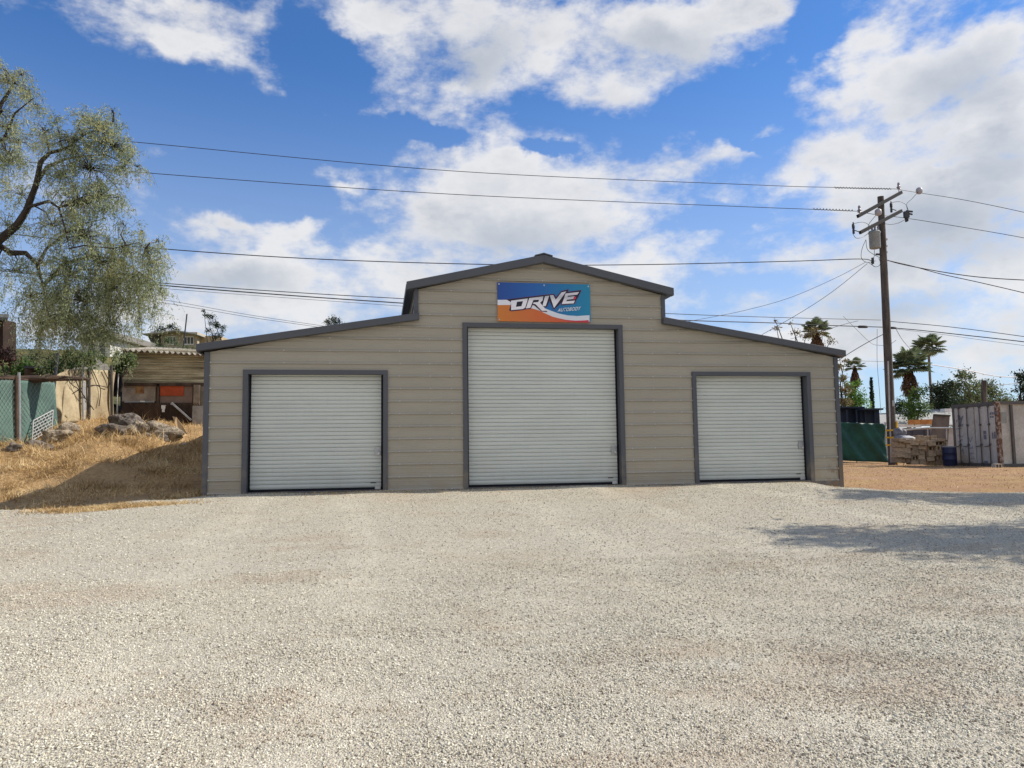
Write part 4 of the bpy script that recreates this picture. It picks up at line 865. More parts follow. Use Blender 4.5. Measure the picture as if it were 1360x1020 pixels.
for (a, mt_) in ((0.045, m_rust), (LW-.045, m_cdark)):
    mb = MB(); mb.obox(K(a, .06, CH/2), ex*.065, ey*.075, (0, 0, CH/2)); 
    mb.obox(K(a, .06, .06), ex*.075, ey*.085, (0, 0, .06)); mb.obox(K(a, .06, CH-.06), ex*.075, ey*.085, (0, 0, .06)); mb.build('corner_post', mt_, cont)
for z in (.07, CH-.07): mb = MB(); mb.obox(K(LW/2, .03, z), ex*(LW/2-.11), ey*.05, (0, 0, .07)); mb.build('door_rail', m_cdark, cont)
for z in (.08, CH-.05): mb = MB(); mb.obox(K(.0, LC/2, z), ex*.04, ey*(LC/2-.15), (0, 0, .06)); mb.build('side_rail', m_cdark, cont)
for b_ in (.62, 1.9, 3.2, 4.5, 5.8): mb = MB(); mb.obox(K(-.0, b_, CH/2), ex*.035, ey*.05, (0, 0, CH/2-.14)); mb.build('side_post', m_cdark, cont)
mb = MB(); mb.obox(K(.044, .33, 1.95), ex*.005, ey*.11, (0, 0, .22)); mb.build('repair_patch', mat('patch', lin((150, 154, 152)), rough=.7), cont)
# faded printing on the doors (letter strokes in door coordinates: a across, z up)
def cq(p): # pixel in the enlarged view of the doors -> point on the door face
    u, v = 1255+p[0]/9.714, 525+p[1]/9.714; r_ = ray(u, v); n_ = ey; t_ = np.dot(nr-ey*.014-CAM, n_)/np.dot(r_, n_); return CAM+r_*t_
def stroke(mb, pts):
    P3 = [cq(p) for p in pts]; mb.prism(P3, -ey*.004)
for nm, polys in (('faded_emblem', [[(160,255),(190,255),(205,300),(190,330),(170,320)],[(215,275),(238,262),(205,375),(238,372),(235,388),(172,388),(190,345)],[(150,320),(165,318),(150,350),(142,345)],[(165,395),(230,392),(228,400),(165,404)],[(148,430),(205,425),(205,435),(150,440)]]),
                  ('faded_serial_number', [[(578,222),(600,216),(600,250),(578,252)],[(606,216),(622,214),(622,248),(606,250)],[(628,214),(646,214),(646,246),(628,248)],[(650,216),(684,222),(684,238),(650,240)],[(580,268),(600,266),(600,290),(580,292)],[(606,266),(630,266),(628,290),(606,290)]]),
                  ('faded_weight_panel', [[(494,458),(532,458),(536,500),(496,500)],[(498,508),(534,506),(538,568),(502,568)]]),
                  ('faded_data_panel', [[(608,480),(622,480),(626,560),(610,560)],[(632,470),(650,470),(656,560),(634,560)]]),
                  ('faded_plate', [[(506,846),(552,844),(554,874),(508,876)]]),
                  ('faded_upright_lettering', [[(160,520),(170,510),(215,530),(240,515),(244,525),(215,542),(172,524)],[(165,600),(225,560),(235,570),(180,612)],[(300,540),(310,535),(330,590),(350,530),(360,533),(334,606),(324,604)],[(190,745),(236,680),(244,760),(236,762),(230,700),(198,752)],[(160,860),(190,828),(195,880),(230,840),(236,848),(190,898)],
                      [(310,676),(350,670),(350,650),(358,650),(360,688),(312,688)],[(305,742),(375,742),(372,752),(340,754),(345,770),(336,770),(332,752),(305,752)],[(325,815),(375,812),(360,790),(368,788),(386,820),(326,824)],[(310,862),(372,858),(372,866),(312,870)]])):
    mb = MB(); [stroke(mb, q) for q in polys]; mb.build(nm, m_faint if nm == 'faded_upright_lettering' else m_faded, cont)

# ------------------------------------------------------------------ clutter beside the container
m_block = mat('concrete_block', lin((176, 158, 134)), lin((148, 130, 110)), rough=.95, scale=2.5, bump=.01, bscale=30); m_block2 = mat('brown_block', lin((134, 108, 90)), lin((112, 92, 78)), rough=.95, scale=2.5, bump=.01)
for M_ in (m_block, m_block2):
    t = NT(M_.node_tree); b_ = t.n['Principled BSDF']; lk_ = b_.inputs['Base Color'].links[0].from_socket; oi = t.new('ShaderNodeObjectInfo').outputs['Random']
    q = t.new('ShaderNodeVectorMath', operation='SCALE'); t.l.new(lk_, q.inputs[0]); t.l.new(t.ramp(oi, 0, 1, .62, 1.15, False), q.inputs[3]); t.l.new(q.outputs[0], b_.inputs['Base Color'])
def block_proto(name, mt, hollow=True):
    mb = MB(); w2, d2, h2 = .5, .5, .5
    if hollow:   # shell with two cells open at the front
        for a, b in (((-.5,-.5,-.5),(.5,.5,-.34)),((-.5,-.5,.34),(.5,.5,.5)),((-.5,-.5,-.34),(-.36,.5,.34)),((.36,-.5,-.34),(.5,.5,.34)),((-.07,-.5,-.34),(.07,.5,.34)),((-.36,.3,-.34),(-.07,.5,.34)),((.07,.3,-.34),(.36,.5,.34))): mb.box(a, b)
    else: mb.box((-.5,-.5,-.5), (.5,.5,.5))
    o = mb.build(name, mt); return o
solid_b = block_proto('concrete_block', m_block, False); solid_b.data.name = 'block_solid'
bv = solid_b.modifiers.new('bevel', 'BEVEL'); bv.width = .03; bv.segments = 1
hollow_b = block_proto('concrete_block', m_block, True)
first = {'s': True, 'h': True}
def put_block(kind, c, size, rot, label, mtl=None):
    p = solid_b if kind == 's' else hollow_b
    if first[kind]: o = p; first[kind] = False
    else: o = p.copy(); COL.objects.link(o)
    o.location = c; o.scale = size; o.rotation_euler = (0, 0, rot); tag(o, label, 'block', 'concrete blocks piled beside the blue barrel'); return o
# columns of the pile: (u centre, base v, top v, width px, label)
BD = 32.0; bs_ = BD*PX; yawb = -YAW
cols = [(1193,614,583,12,'tan block in the heap right behind the pole base'),(1203,615,585,9,'tan block in the heap right behind the pole base'),(1212,617,585,11,'tan block in the middle stack left of the gap'),(1222,617,588,9,'tan block in the middle stack left of the gap'),
        (1235,618,586,10,'tan block in the stack next to the blue barrel'),(1245,618,584,11,'tan block in the stack next to the blue barrel'),(1252,618,586,4,'tan block in the stack next to the blue barrel')]
for ci, (u, vb, vt, wp, lb) in enumerate(cols):
    v = vb; k = 0
    while v > vt:
        hp = random.choice([5.6, 6.4, 7.2]); hp = min(hp, max(4, v-vt+1)); c = at(u+random.uniform(-.8, .8), v-hp/2, BD+random.uniform(-.12, .12)+ci*.02)
        nsub = 1
        kind = 'h' if random.random() < .22 else 's'
        o_l = put_block(kind, tuple(c), (wp*bs_*random.uniform(.93, 1.04), .42, hp*bs_*.97), yawb+random.uniform(-.45, .35), lb); o_l.rotation_euler[1] = random.uniform(-.06, .06); v -= hp; k += 1
for (u, v) in ((1219, 582), (1227, 583), (1237, 582.5)):
    put_block('s', tuple(at(u, v, BD+.75)), (8.5*bs_, .4, 8*bs_), yawb+.05, 'tan block showing above the gap at the back of the pile')
o = block_proto('concrete_block', mat('pale_block', lin((190, 182, 170)), rough=.95), True); cc = at(1324, 619.2, 28.9); o.location = tuple(cc); o.scale = (.24, .3, .19); o.rotation_euler = (0, 0, -.3); tag(o, 'pale hollow block on the dirt under the container doors', 'block')
# barrel
bb = at(1262, 618.5, 31.2); mb = MB(); hb = 25*31.2*PX; rb_ = 8.3*31.2*PX
mb.lathe(bb, [(rb_*.96, 0), (rb_, .03), (rb_, hb*.32), (rb_*1.04, hb*.34), (rb_, hb*.36), (rb_, hb*.66), (rb_*1.04, hb*.68), (rb_, hb*.70), (rb_, hb-.03), (rb_*.97, hb)], 24)
bar = thing('barrel', 'dark blue barrel between the block pile and the container', 'barrel', tuple(bb)); mb.build('drum', mat('blue_plastic', lin((28, 36, 70)), rough=.45), bar)
lb_ = MB(); lb_.lathe(bb+(0, 0, hb), [(rb_*1.03, -.02), (rb_*1.03, .02), (rb_*.9, .03)], 24); lb_.build('rim', mat('barrel_rim', lin((120, 126, 136)), rough=.5), bar)
# tarp-covered fence
m_tarp = mat('green_tarp', lin((22, 82, 74)), lin((14, 62, 58)), rough=.5, scale=1.2)
def wavy_sheet(name, pts, nx, nz, amp, mt, parent, fold=9., diag=0., thick=.006):
    """pts: 4 corners bl, br, tr, tl; folds push along the normal"""
    bl, br_, tr_, tl = [np.array(p, float) for p in pts]; nrm = np.cross(br_-bl, tl-bl); nrm /= np.linalg.norm(nrm)
    V = []
    for j in range(nz+1):
        for i in range(nx+1):
            s_, t_ = i/nx, j/nz; p = (bl*(1-s_)+br_*s_)*(1-t_)+(tl*(1-s_)+tr_*s_)*t_
            w_ = math.sin(s_*fold+diag*t_*4)*.6+math.sin(s_*fold*2.3+1.7+diag*t_*9)*.3+math.sin(t_*5+s_*3)*.3
            V.append(p+nrm*amp*w_)
    V = np.array(V); i, j = np.meshgrid(np.arange(nx), np.arange(nz)); a = (j*(nx+1)+i).ravel()
    o = np_mesh(name, V, np.stack([a, a+1, a+nx+2, a+nx+1], -1), mt, parent, smooth=True)
    so_ = o.modifiers.new('thick', 'SOLIDIFY'); so_.thickness = thick; return o
GT = 36.5
gf = thing('tarp_fence', 'dark green tarp draped over a fence between barn and power pole', 'fence', tuple(at(1150, 612, GT)))
wavy_sheet('tarp', [at(1095,611,GT),at(1179.5,614,GT),at(1174,563,GT),at(1095,560,GT)], 60, 24, .09, m_tarp, gf, 14, 1.5)
for u in (1100, 1138, 1176):
    mb = MB(); mb.tube([at(u, 614, GT+.25), at(u, 561, GT+.25)], .035, 8); mb.build('fence_post', m_pale, gf)
m_navy = mat('navy_metal', lin((30, 42, 62)), lin((22, 32, 50)), rough=.6)
db = at(1140, 600, 40); dm = thing('dumpster', 'dark navy dumpster behind the green tarp fence', 'dumpster', tuple(db)); dsx = 40*PX
mb = MB(); 
cA = at(1119, 572, 40.5); cB = at(1151, 575, 40)
mb.obox(cA, Rv*20*dsx, fwd*1.0, (0, 0, 30*dsx)); 
mb.build('bin', m_navy, dm)
mb = MB(); mb.obox(at(1150.5, 574, 39.4), Rv*12.5*dsx, fwd*.5, (0, 0, 30*dsx)); mb.build('bin', m_navy, dm)
for (u, v) in ((1119, 542.0), (1150.5, 544.2)):
    mb = MB(); mb.obox(at(u, v, 39.9 if u < 1140 else 39.2), Rv*(20.6 if u < 1140 else 13.2)*dsx, fwd*.75, (0, 0, 1.1*dsx)); mb.build('rim', m_navy, dm)
for u in (1126, 1138.5, 1150, 1162.5): mb = MB(); mb.obox(at(u, 572, 38.8), Rv*.9*dsx, fwd*.04, (0, 0, 27*dsx)); mb.build('rib', m_navy, dm)

# low house with pale roof
HD = 56.; hs = HD*PX; hb_ = at(1212, 600, HD); house = thing('low_house', 'low house with pale grey roof behind the block piles', 'house', tuple(hb_))
m_roof = mat('pale_shingle', lin((176, 176, 172)), lin((158, 158, 154)), rough=.9, scale=2, stretch=(1, 1, 6)); m_white = mat('white_paint', (.78, .78, .76), rough=.6); m_stuc = mat('stucco', lin((186, 182, 180)), rough=.9)
mb = MB(); P0, P1, P2, P3 = at(1150, 563.5, HD), at(1275, 564, HD), at(1277, 541, HD+4), at(1160, 549.5, HD+4)
mb.prism([P0, P1, P2, P3], (0, 0, -.12)); mb.build('roof', m_roof, house)
mb = MB(); mb.bar(at(1150, 564.8, HD-.06), at(1222, 564.8, HD-.06), .05, 3.2*hs); mb.build('fascia', m_white, house)
mb = MB(); q0, q1 = at(1152, 605, HD+.5), at(1275, 605, HD+.5); mb.prism([q0, q1, q1+(0, 0, 37*hs), q0+(0, 0, 37*hs)], fwd*3.2); mb.build('wall', m_stuc, house)
mb = MB(); q0, q1 = at(1187, 580, HD+.42), at(1199, 580, HD+.42); mb.prism([q0, q1, q1+(0, 0, 9*hs), q0+(0, 0, 9*hs)], fwd*.04); mb.build('window', m_black, house)
mb = MB(); mb.obox(at(1258, 545, HD+2), Rv*.35, fwd*.3, (0, 0, .12)); mb.build('roof_vent', m_white, house)

# small things behind the blocks
def panel(name, label, cat, quad, d, mt, thick=.06, extra=None, group=None):
    P3 = [at(u, v, d) for u, v in quad]; o = MB().prism(P3, fwd*thick).build(name, mt); 
    return tag(o, label, cat, group)
m_ply = mat('weathered_plywood', lin((108, 94, 84)), lin((88, 76, 70)), rough=.9, scale=2.5, stretch=(1, 1, .4)); m_orange = mat('orange_boards', lin((190, 138, 84)), lin((168, 116, 70)), rough=.85, scale=3)
for k in range(4):
    u0 = 1206+k*8.4; panel('orange_board', ['orange board panel nearest the pole, behind the pipe rail', 'second orange board panel from the pole', 'third orange board panel from the pole', 'orange board panel beside the leaning plywood'][k], 'board', [(u0, 563.8-(k>1)*.2), (u0+7.8, 563.8), (u0+7.8, 557.5-k*.25), (u0, 557.8-k*.25)], 45+k*.05, m_orange, .05, group='orange board panels')
pl = thing('plywood_panel', 'big weathered plywood sheet leaning behind the blocks near the container', 'board', tuple(at(1248, 600, 37)))
MB().prism([at(1232, 618, 36.2), at(1257, 618, 36.2), at(1261.5, 552, 37.2), at(1240, 550.5, 37.2)], fwd*.05).build('sheet', m_ply, pl)
MB().bar(at(1240, 550.8, 37.1), at(1261.8, 552.2, 37.1), .08, .07).build('top_edge', mat('dark_edge', (.05, .045, .04)), pl)
lw = thing('slate_wall', 'low slate grey shed wall behind the tan blocks', 'wall', tuple(at(1215, 600, 38)))
MB().prism([at(1186, 620, 38), at(1236, 620, 38), at(1236, 570, 38), at(1186, 572, 38)], fwd*.12).build('panel', mat('slate', lin((92, 92, 104)), rough=.9), lw)
for u in (1196, 1212, 1228): MB().prism([at(u, 620, 37.95), at(u+.8, 620, 37.95), at(u+.8, 571.5, 37.95), at(u, 571.5, 37.95)], fwd*.03).build('batten', m_cdark, lw)
rl = thing('pipe_rail', 'pale pipe rail running from the pole to the container', 'rail', tuple(at(1232, 600, 34)))
MB().tube([at(1199, 571.5, 34), at(1228, 568.6, 34), at(1232, 568.3, 34)], .035, 8).build('rail', m_pale, rl); MB().tube([at(1232, 568.3, 34), at(1268, 568.5, 34)], .035, 8).build('rail', m_pale, rl)
for u in (1200, 1232, 1257): MB().tube([at(u, 568.6, 34), at(u+.5, 618, 34)], .025, 8).build('post', m_pale, rl)
wt = thing('wrapped_bundle', 'grey wrapped bundle lying on the blocks beside the pole', 'bundle', tuple(at(1200, 585, 32.5)))
def blob(name, c, r3, mt, parent=None, seed=1, amp=.25, sub=3):
    bm = bmesh.new(); bmesh.ops.create_icosphere(bm, subdivisions=sub, radius=1); rs = np.random.default_rng(seed); K_ = rs.normal(size=(7, 3))*1.8; ph = rs.random(7)*6
    for v in bm.verts:
        p = np.array(v.co); w_ = sum(math.sin(np.dot(K_[i], p)*1.3+ph[i]) for i in range(7))/7; w2 = sum(abs(math.sin(np.dot(K_[i], p)*3+ph[i])) for i in range(5))/5-.5; v.co = Vector(p*(1+amp*1.6*w_+amp*.5*w2))*1.0
        v.co.x *= r3[0]; v.co.y *= r3[1]; v.co.z *= r3[2]
    me = bpy.data.meshes.new(name); bm.to_mesh(me); bm.free(); me.materials.append(mt); o = bpy.data.objects.new(name, me); COL.objects.link(o)
    o0 = OFF.get(parent, np.zeros(3)) if parent else np.zeros(3); o.location = tuple(np.array(c)-o0)
    if parent: o.parent = parent; OFF[o] = o0
    return o
m_wrap = mat('grey_wrap', lin((120, 120, 126)), lin((90, 90, 96)), rough=.6, scale=6, bump=.02, bscale=12)
blob('roll', at(1195, 575, 33), (.28, .25, .20), m_wrap, wt, 3); blob('roll', at(1197, 582, 32.8), (.30, .25, .16), m_wrap, wt, 5)
o = blob('plastic_sheet', at(1204, 583.5, 32.1), (.34, .28, .13), mat('white_plastic', lin((206, 204, 200)), rough=.4), None, 9, .4); tag(o, 'crumpled white plastic sheet on top of the blocks', 'sheet')
ls = panel('white_ledge', 'white ledge board under the orange panels', 'board', [(1186,567.5),(1224,567.5),(1224,565.6),(1186,565.6)], 44, m_white, .1)
wp = MB(); wp.tube([at(1307.3, 600, 48), at(1307, 505, 48)], .16, 10); o = wp.build('wooden_post', m_pole); tag(o, 'thick wooden post stub rising behind the container roof', 'post')
gt_ = thing('utility_bracket', 'small dark bracket frame on the stub left of the stout palm', 'bracket', tuple(at(1195, 600, 58)))
MB().bar(at(1186, 549, 58), at(1210, 549.5, 58), .08, .08).build('beam', m_dark, gt_); MB().bar(at(1209.5, 549.5, 58), at(1209.5, 600, 58), .08, .08).build('leg', m_dark, gt_); MB().bar(at(1187, 549, 58), at(1187, 600, 58), .08, .08).build('leg', m_dark, gt_)

# ------------------------------------------------------------------ left side: shed, fences, rocks, houses
SY = 9.6
def Q(u, v, Y=SY): return onY(u, v, Y)
shed = thing('shed', 'old shed with corrugated grey walls, orange board and slatted gate', 'shed', tuple(Q(215, 562)))
m_corr = mat('corrugated_beige', lin((200, 188, 156)), lin((166, 154, 124)), rough=.7, scale=1.5, stretch=(1, 1, 5)); m_conc = mat('old_concrete', lin((176, 162, 146)), lin((136, 124, 112)), rough=.95, scale=2.2, bump=.01)
m_wood = mat('dark_wood', lin((92, 74, 60)), lin((62, 48, 40)), rough=.9, scale=4, stretch=(1, 1, .4)); m_redor = mat('orange_board', lin((188, 84, 40)), lin((160, 66, 34)), rough=.7); m_brick = mat('tan_brick', lin((152, 136, 116)), lin((120, 106, 90)), rough=.95, scale=3)
p0, p1 = Q(161, 510), Q(290, 517); z0s, z1s = (p0[2]+p1[2])/2-.02, Q(220, 464)[2]
mb = MB(); z = z0s; nrow = 15; hh = (z1s-z0s)/nrow
for k in range(nrow):
    tl = random.uniform(-.02, .02); a_ = z0s+k*hh; prof = [(0, 0), (.3, -.016), (.6, -.014), (.9, .004), (1.0, .010)]
    for (f0, y0), (f1, y1) in zip(prof[:-1], prof[1:]): mb.add([(p0[0], SY+y0, a_+f0*hh+tl*(f0 > 0)), (p1[0], SY+y0, a_+f0*hh-tl*(f0 > 0)), (p1[0], SY+y1, a_+f1*hh), (p0[0], SY+y1, a_+f1*hh)], [(0, 1, 2, 3)])
mb.build('corrugated_wall', m_corr, shed)
mb = MB(); mb.box((p0[0], SY+.05, gz(p0[0], SY)-.3), (p1[0], SY+3.2, z1s-.05)); mb.build('inner_wall', m_wood, shed)
# corrugated roof, waves seen end-on
r0, r1 = Q(158, 464.5, SY-.35), Q(292, 472, SY-.35); V = []; nW = 18*8
for i in range(nW+1):
    x = r0[0]+(r1[0]-r0[0])*i/nW; zc = r0[2]+(r1[2]-r0[2])*i/nW+.035*math.cos(i*2*math.pi/8)
    V += [(x, SY-.35, zc), (x, SY+3.4, zc+.55), (x, SY-.35, zc-.012), (x, SY+3.4, zc+.538)]
Fq = []
for i in range(nW): a_ = i*4; b_ = a_+4; Fq += [(a_, b_, b_+1, a_+1), (a_+2, a_+3, b_+3, b_+2), (a_, a_+2, b_+2, b_), (a_+1, b_+1, b_+3, a_+3)]
np_mesh('corrugated_roof', np.array(V), np.array(Fq), mat('fibre_roof', lin((176, 170, 158)), lin((120, 112, 100)), rough=.9, scale=3), shed, smooth=True)
def sp(name, u0, v0, u1, v1, y, mt, th=.05): a, b = Q(u0, v1, SY-y), Q(u1, v0, SY-y); return MB().box((a[0], SY-y, a[2]), (b[0], SY-y+th, b[2])).build(name, mt, shed)
sp('beam', 160, 508.5, 290, 512.5, .12, m_wood, .1)
sp('stucco_panel', 162, 512, 207, 533, .05, m_conc); sp('stucco_panel', 212, 512, 256, 535, .05, mat('brown_panel', lin((142, 118, 104)), rough=.9))
sp('brown_picture_board', 180, 508.5, 191, 522, .08, mat('brown_board', lin((116, 70, 36)), lin((160, 124, 84)), rough=.8, scale=9)); sp('orange_board', 212.5, 512.5, 244, 525.5, .08, m_redor)
sp('timber_post', 207, 510, 211.5, 560, .12, m_wood, .1); sp('pale_trim', 165, 533, 205, 534.5, .09, m_pale, .04); sp('white_sill', 186, 532.2, 192, 534, .12, m_white, .04); sp('white_sill', 226, 536, 231, 537.5, .16, m_white, .04)
sp('brick_pier', 256.5, 511, 265.5, 541, .16, m_brick, .2); sp('concrete_base', 255, 539, 290, 566, .18, mat('pale_base', lin((170, 164, 156)), lin((140, 134, 126)), rough=.95, scale=5), .25); sp('end_wall', 265.5, 511, 290, 541, .1, m_brick, .1)
gate = sp('gate', 163, 535, 255, 562, .10, mat('gate_back', lin((72, 56, 48)), rough=.9), .03)
for i in range(30):
    u = 186+i*3.1; mb = MB(); a, b = Q(u-14, 535.5, SY-.14), Q(u+10, 562, SY-.14)
    if u-14 < 163: continue
    if u+10 > 258: b = a+(b-a)*max(.2, (258-u+14)/24)
    mb.bar(a, b, .03, .045, (0, 1, 0)); mb.build('slat', m_wood, gate)
mb = MB(); mb.bar(Q(228, 535, SY-.2), Q(254, 558, SY-.2), .05, .06, (0, 1, 0)); mb.build('brace', m_pale, gate)
sg = MB(); sg.obox(Q(217, 540.5, SY-.19), (.055, 0, 0), (0, .012, 0), (0, 0, .05)); sg.obox(Q(217, 545, SY-.19), (.035, 0, .0), (0, .012, 0), (0, 0, .05)); o = sg.build('small_sign', m_white); tag(o, 'small white sign hanging on the shed gate', 'sign')
# grey post left of the shed and white blob on it
mb = MB(); mb.box(tuple(Q(154.5, 566, SY-.5)), tuple(Q(158.5, 484, SY-.4))); o = mb.build('fence_post', m_pale); tag(o, 'grey upright post at the left corner of the shed', 'post')
mb = MB(); mb.box(tuple(Q(159.5, 545, SY-.3)), tuple(Q(163.5, 478, SY-.2))); o = mb.build('dark_post', m_navy); tag(o, 'dark post with white cap against the shed corner', 'post')

# tan tarp fence
def on_line(u, v, A_, B_, o=0.0):                          # where a ray meets the upright plane over the line A_-B_
    A_, B_ = np.array(A_, float)[:2], np.array(B_, float)[:2]; d_ = B_-A_; n_ = np.array([d_[1], -d_[0]]); n_ /= np.linalg.norm(n_)
    r_ = ray(u, v); t_ = np.dot(A_-CAM[:2], n_)/np.dot(r_[:2], n_); return CAM+r_*t_+np.array([0, o, 0])
FA, FB = onY(-60, 560, 4.2), onY(78, 560, 6.6); TA, TB = onY(76, 560, 6.9), onY(152, 560, 9.0)
def TP(u, v, o=0.0): return on_line(u, v, TA, TB, o)

tf = thing('tan_tarp_fence', 'tan tarp stretched on poles between the green fence and the shed', 'fence', tuple(TP(115,556)))
m_tan = mat('tan_tarp', lin((176, 162, 132)), lin((148, 132, 104)), rough=.8, scale=1.6); 
wavy_sheet('tarp', [TP(80,562), TP(152,556), TP(152,492), TP(86,490)], 40, 24, .05, m_tan, tf, 10, .8)
wavy_sheet('tarp_flap', [TP(76,540,-(.25)), TP(92,556,-(.1)), TP(92,492,-(.1)), TP(69,506,-(.35))], 14, 12, .04, m_tan, tf, 6)
for (ua, va, ub, vb, r_, mt_) in ((113.5,562,112.5,478,.035,m_pale),(121.5,562,121,478,.035,m_pole),(116,545,115.5,508,.02,m_pale),(151,566,150,486,.04,m_pole)):
    MB().tube([TP(ua,va,-(.14)), TP(ub,vb,-(.14))], r_, 8).build('pole', mt_, tf)
mb = MB(); mb.tube([TP(78,560,-(.5)), TP(82,520,-(.5)), TP(88,470,-(.5))], [.05, .045, .04], 8); o = mb.build('leaning_stake', m_dark); tag(o, 'dark leaning stake where green fence meets tan tarp', 'post')
# branches in front of the tarp
for i, pts in enumerate([[(104,492),(108,510),(118,528),(130,545)],[(126,490),(133,505),(138,520),(136,540)],[(90,500),(100,512),(108,518),(112,530)],[(140,492),(146,504),(150,515)],[(100,522),(112,515),(128,512),(145,515)]]):
    mb = MB(); mb.tube(smooth([TP(u,v,-(.3-.05*i)) for u, v in pts]), .012, 5); o = mb.build('bare_branch', m_bark); tag(o, ['thin branch sloping across the middle of the tan tarp', 'thin branch curving down the right of the tan tarp', 'short thin branch at the left of the tan tarp', 'shortest thin branch at the top right of the tan tarp', 'thin level branch crossing the tan tarp'][i], 'branch', 'branches against the tan tarp')
# green fence
def gfp(u, v): return on_line(u, v, FA, FB)
grf = thing('mesh_fence', 'green screened chain-link fence at the far left', 'fence', tuple(gfp(28, 594)))
def fabric_mat():
    M_, t, b, v = base_mat('green_screen'); n_ = t.noise(v, 1.6, 5, .6); col = t.mix(t.ramp(n_, .35, .65), lin((92, 122, 112)), lin((72, 100, 94)))
    q = t.new('ShaderNodeTexChecker'); q.inputs['Scale'].default_value = 26; mp = t.new('ShaderNodeMapping'); mp.inputs['Rotation'].default_value = (0, R(45), 0); t.l.new(v, mp.inputs[0]); t.l.new(mp.outputs[0], q.inputs[0])
    col = t.mix(t.math('MULTIPLY', q.outputs[1], .16), col, lin((40, 74, 66))); t.l.new(col, b.inputs['Base Color']); b.inputs['Roughness'].default_value = .8; return M_
wavy_sheet('screen', [gfp(-60,604), gfp(80,585), gfp(73,508), gfp(-60,500)], 50, 20, .03, fabric_mat(), grf, 12)
# chain-link diamonds as fine wires
ch = MB(); 
for i in range(-40, 60):
    for sg_ in (1, -1):
        u0 = i*5.0; pts = []
        for v in (503, 596):
            u = u0+sg_*(v-503)*.62
            pts.append((u, v))
        (ua, va), (ub, vb) = pts
        # clip to the fence
        def clipu(ua, va, ub, vb, lim, keep_low):
            if (ua > lim) == (ub > lim): return (None if (ua > lim) == keep_low else (ua, va, ub, vb))
            f = (lim-ua)/(ub-ua); um, vm = lim, va+(vb-va)*f
            if (ua > lim) == keep_low: return (um, vm, ub, vb)
            return (ua, va, um, vm)
        c1 = clipu(ua, va, ub, vb, 74, True)
        if c1 is None: continue
        c1 = clipu(*c1, -60, False)
        if c1 is None: continue
        a_, b_ = gfp(c1[0], c1[1]), gfp(c1[2], c1[3]); off = np.array([0, -.05, 0])
        if np.linalg.norm(a_-b_) > .02: ch.tube([a_+off, b_+off], .003, 3, cap=False)
ch.build('chain_link', m_steel, grf)
for (u, vb, vt) in ((28.5, 596, 495), (-50, 604, 495), (25.0, 592, 500)):
    MB().tube([gfp(u, vb)+(0, -.09, 0), gfp(u-1, vt)+(0, -.09, 0)], .035 if u != 25. else .03, 8).build('fence_post', m_steel if u != 25. else m_wood, grf)
MB().tube([gfp(-60,500)+(0,-.03,0), gfp(20,503)+(0,-.03,0), gfp(50,506)+(0,-.03,0), gfp(76,503)+(0,-.03,0)], .022, 6).build('top_rail', m_wood, grf)
dr = blob('rolled_tarp', gfp(40, 503)+(0, .1, 0), (1.0, .15, .08), m_wood, None, 12, .5); tag(dr, 'dark rolled tarp lying along the top of the green fence', 'tarp')
bxp = thing('wooden_box', 'dark brown wooden box above the green fence', 'box', tuple(onY(42, 505, 8.2)))
MB().box(tuple(onY(32, 508, 8.4)), tuple(onY(53, 488, 8.2)+(0, .9, 0))).build('case', m_wood, bxp); MB().box(tuple(onY(31, 489, 8.1)), tuple(onY(54, 486, 8.1)+(0, 1.2, 0))).build('lid', m_dark, bxp)
# white grille leaning by the fence
def GP(s_, t_, y=-.0):   # s along 0..1, t up 0..1
    a, b, c, d_ = (54,585),(79,571),(74,545),(48,559); u = (a[0]*(1-s_)+b[0]*s_)*(1-t_)+(d_[0]*(1-s_)+c[0]*s_)*t_; v = (a[1]*(1-s_)+b[1]*s_)*(1-t_)+(d_[1]*(1-s_)+c[1]*s_)*t_; return on_line(u, v, FA, FB, -.45+.3*t_+y)
gr = thing('metal_grille', 'white metal grille leaning against the green fence', 'grille', tuple(GP(.5, 0)))
fr = MB()
for a_, b_ in (((0,0),(1,0)),((1,0),(1,1)),((1,1),(0,1)),((0,1),(0,0))): fr.tube([GP(*a_), GP(*b_)], .013, 6)
fr.build('frame', m_pale, gr); br2 = MB()
for k in range(1, 6): br2.tube([GP(0, k/6), GP(1, k/6)], .009, 5)
for k in range(1, 6):
    for j in range(6): o_s = .5/6*(j % 2); br2.tube([GP(min(1, k/6+o_s-.04), j/6), GP(min(1, k/6+o_s-.04), (j+1)/6)], .008, 5)
br2.build('bars', m_pale, gr)
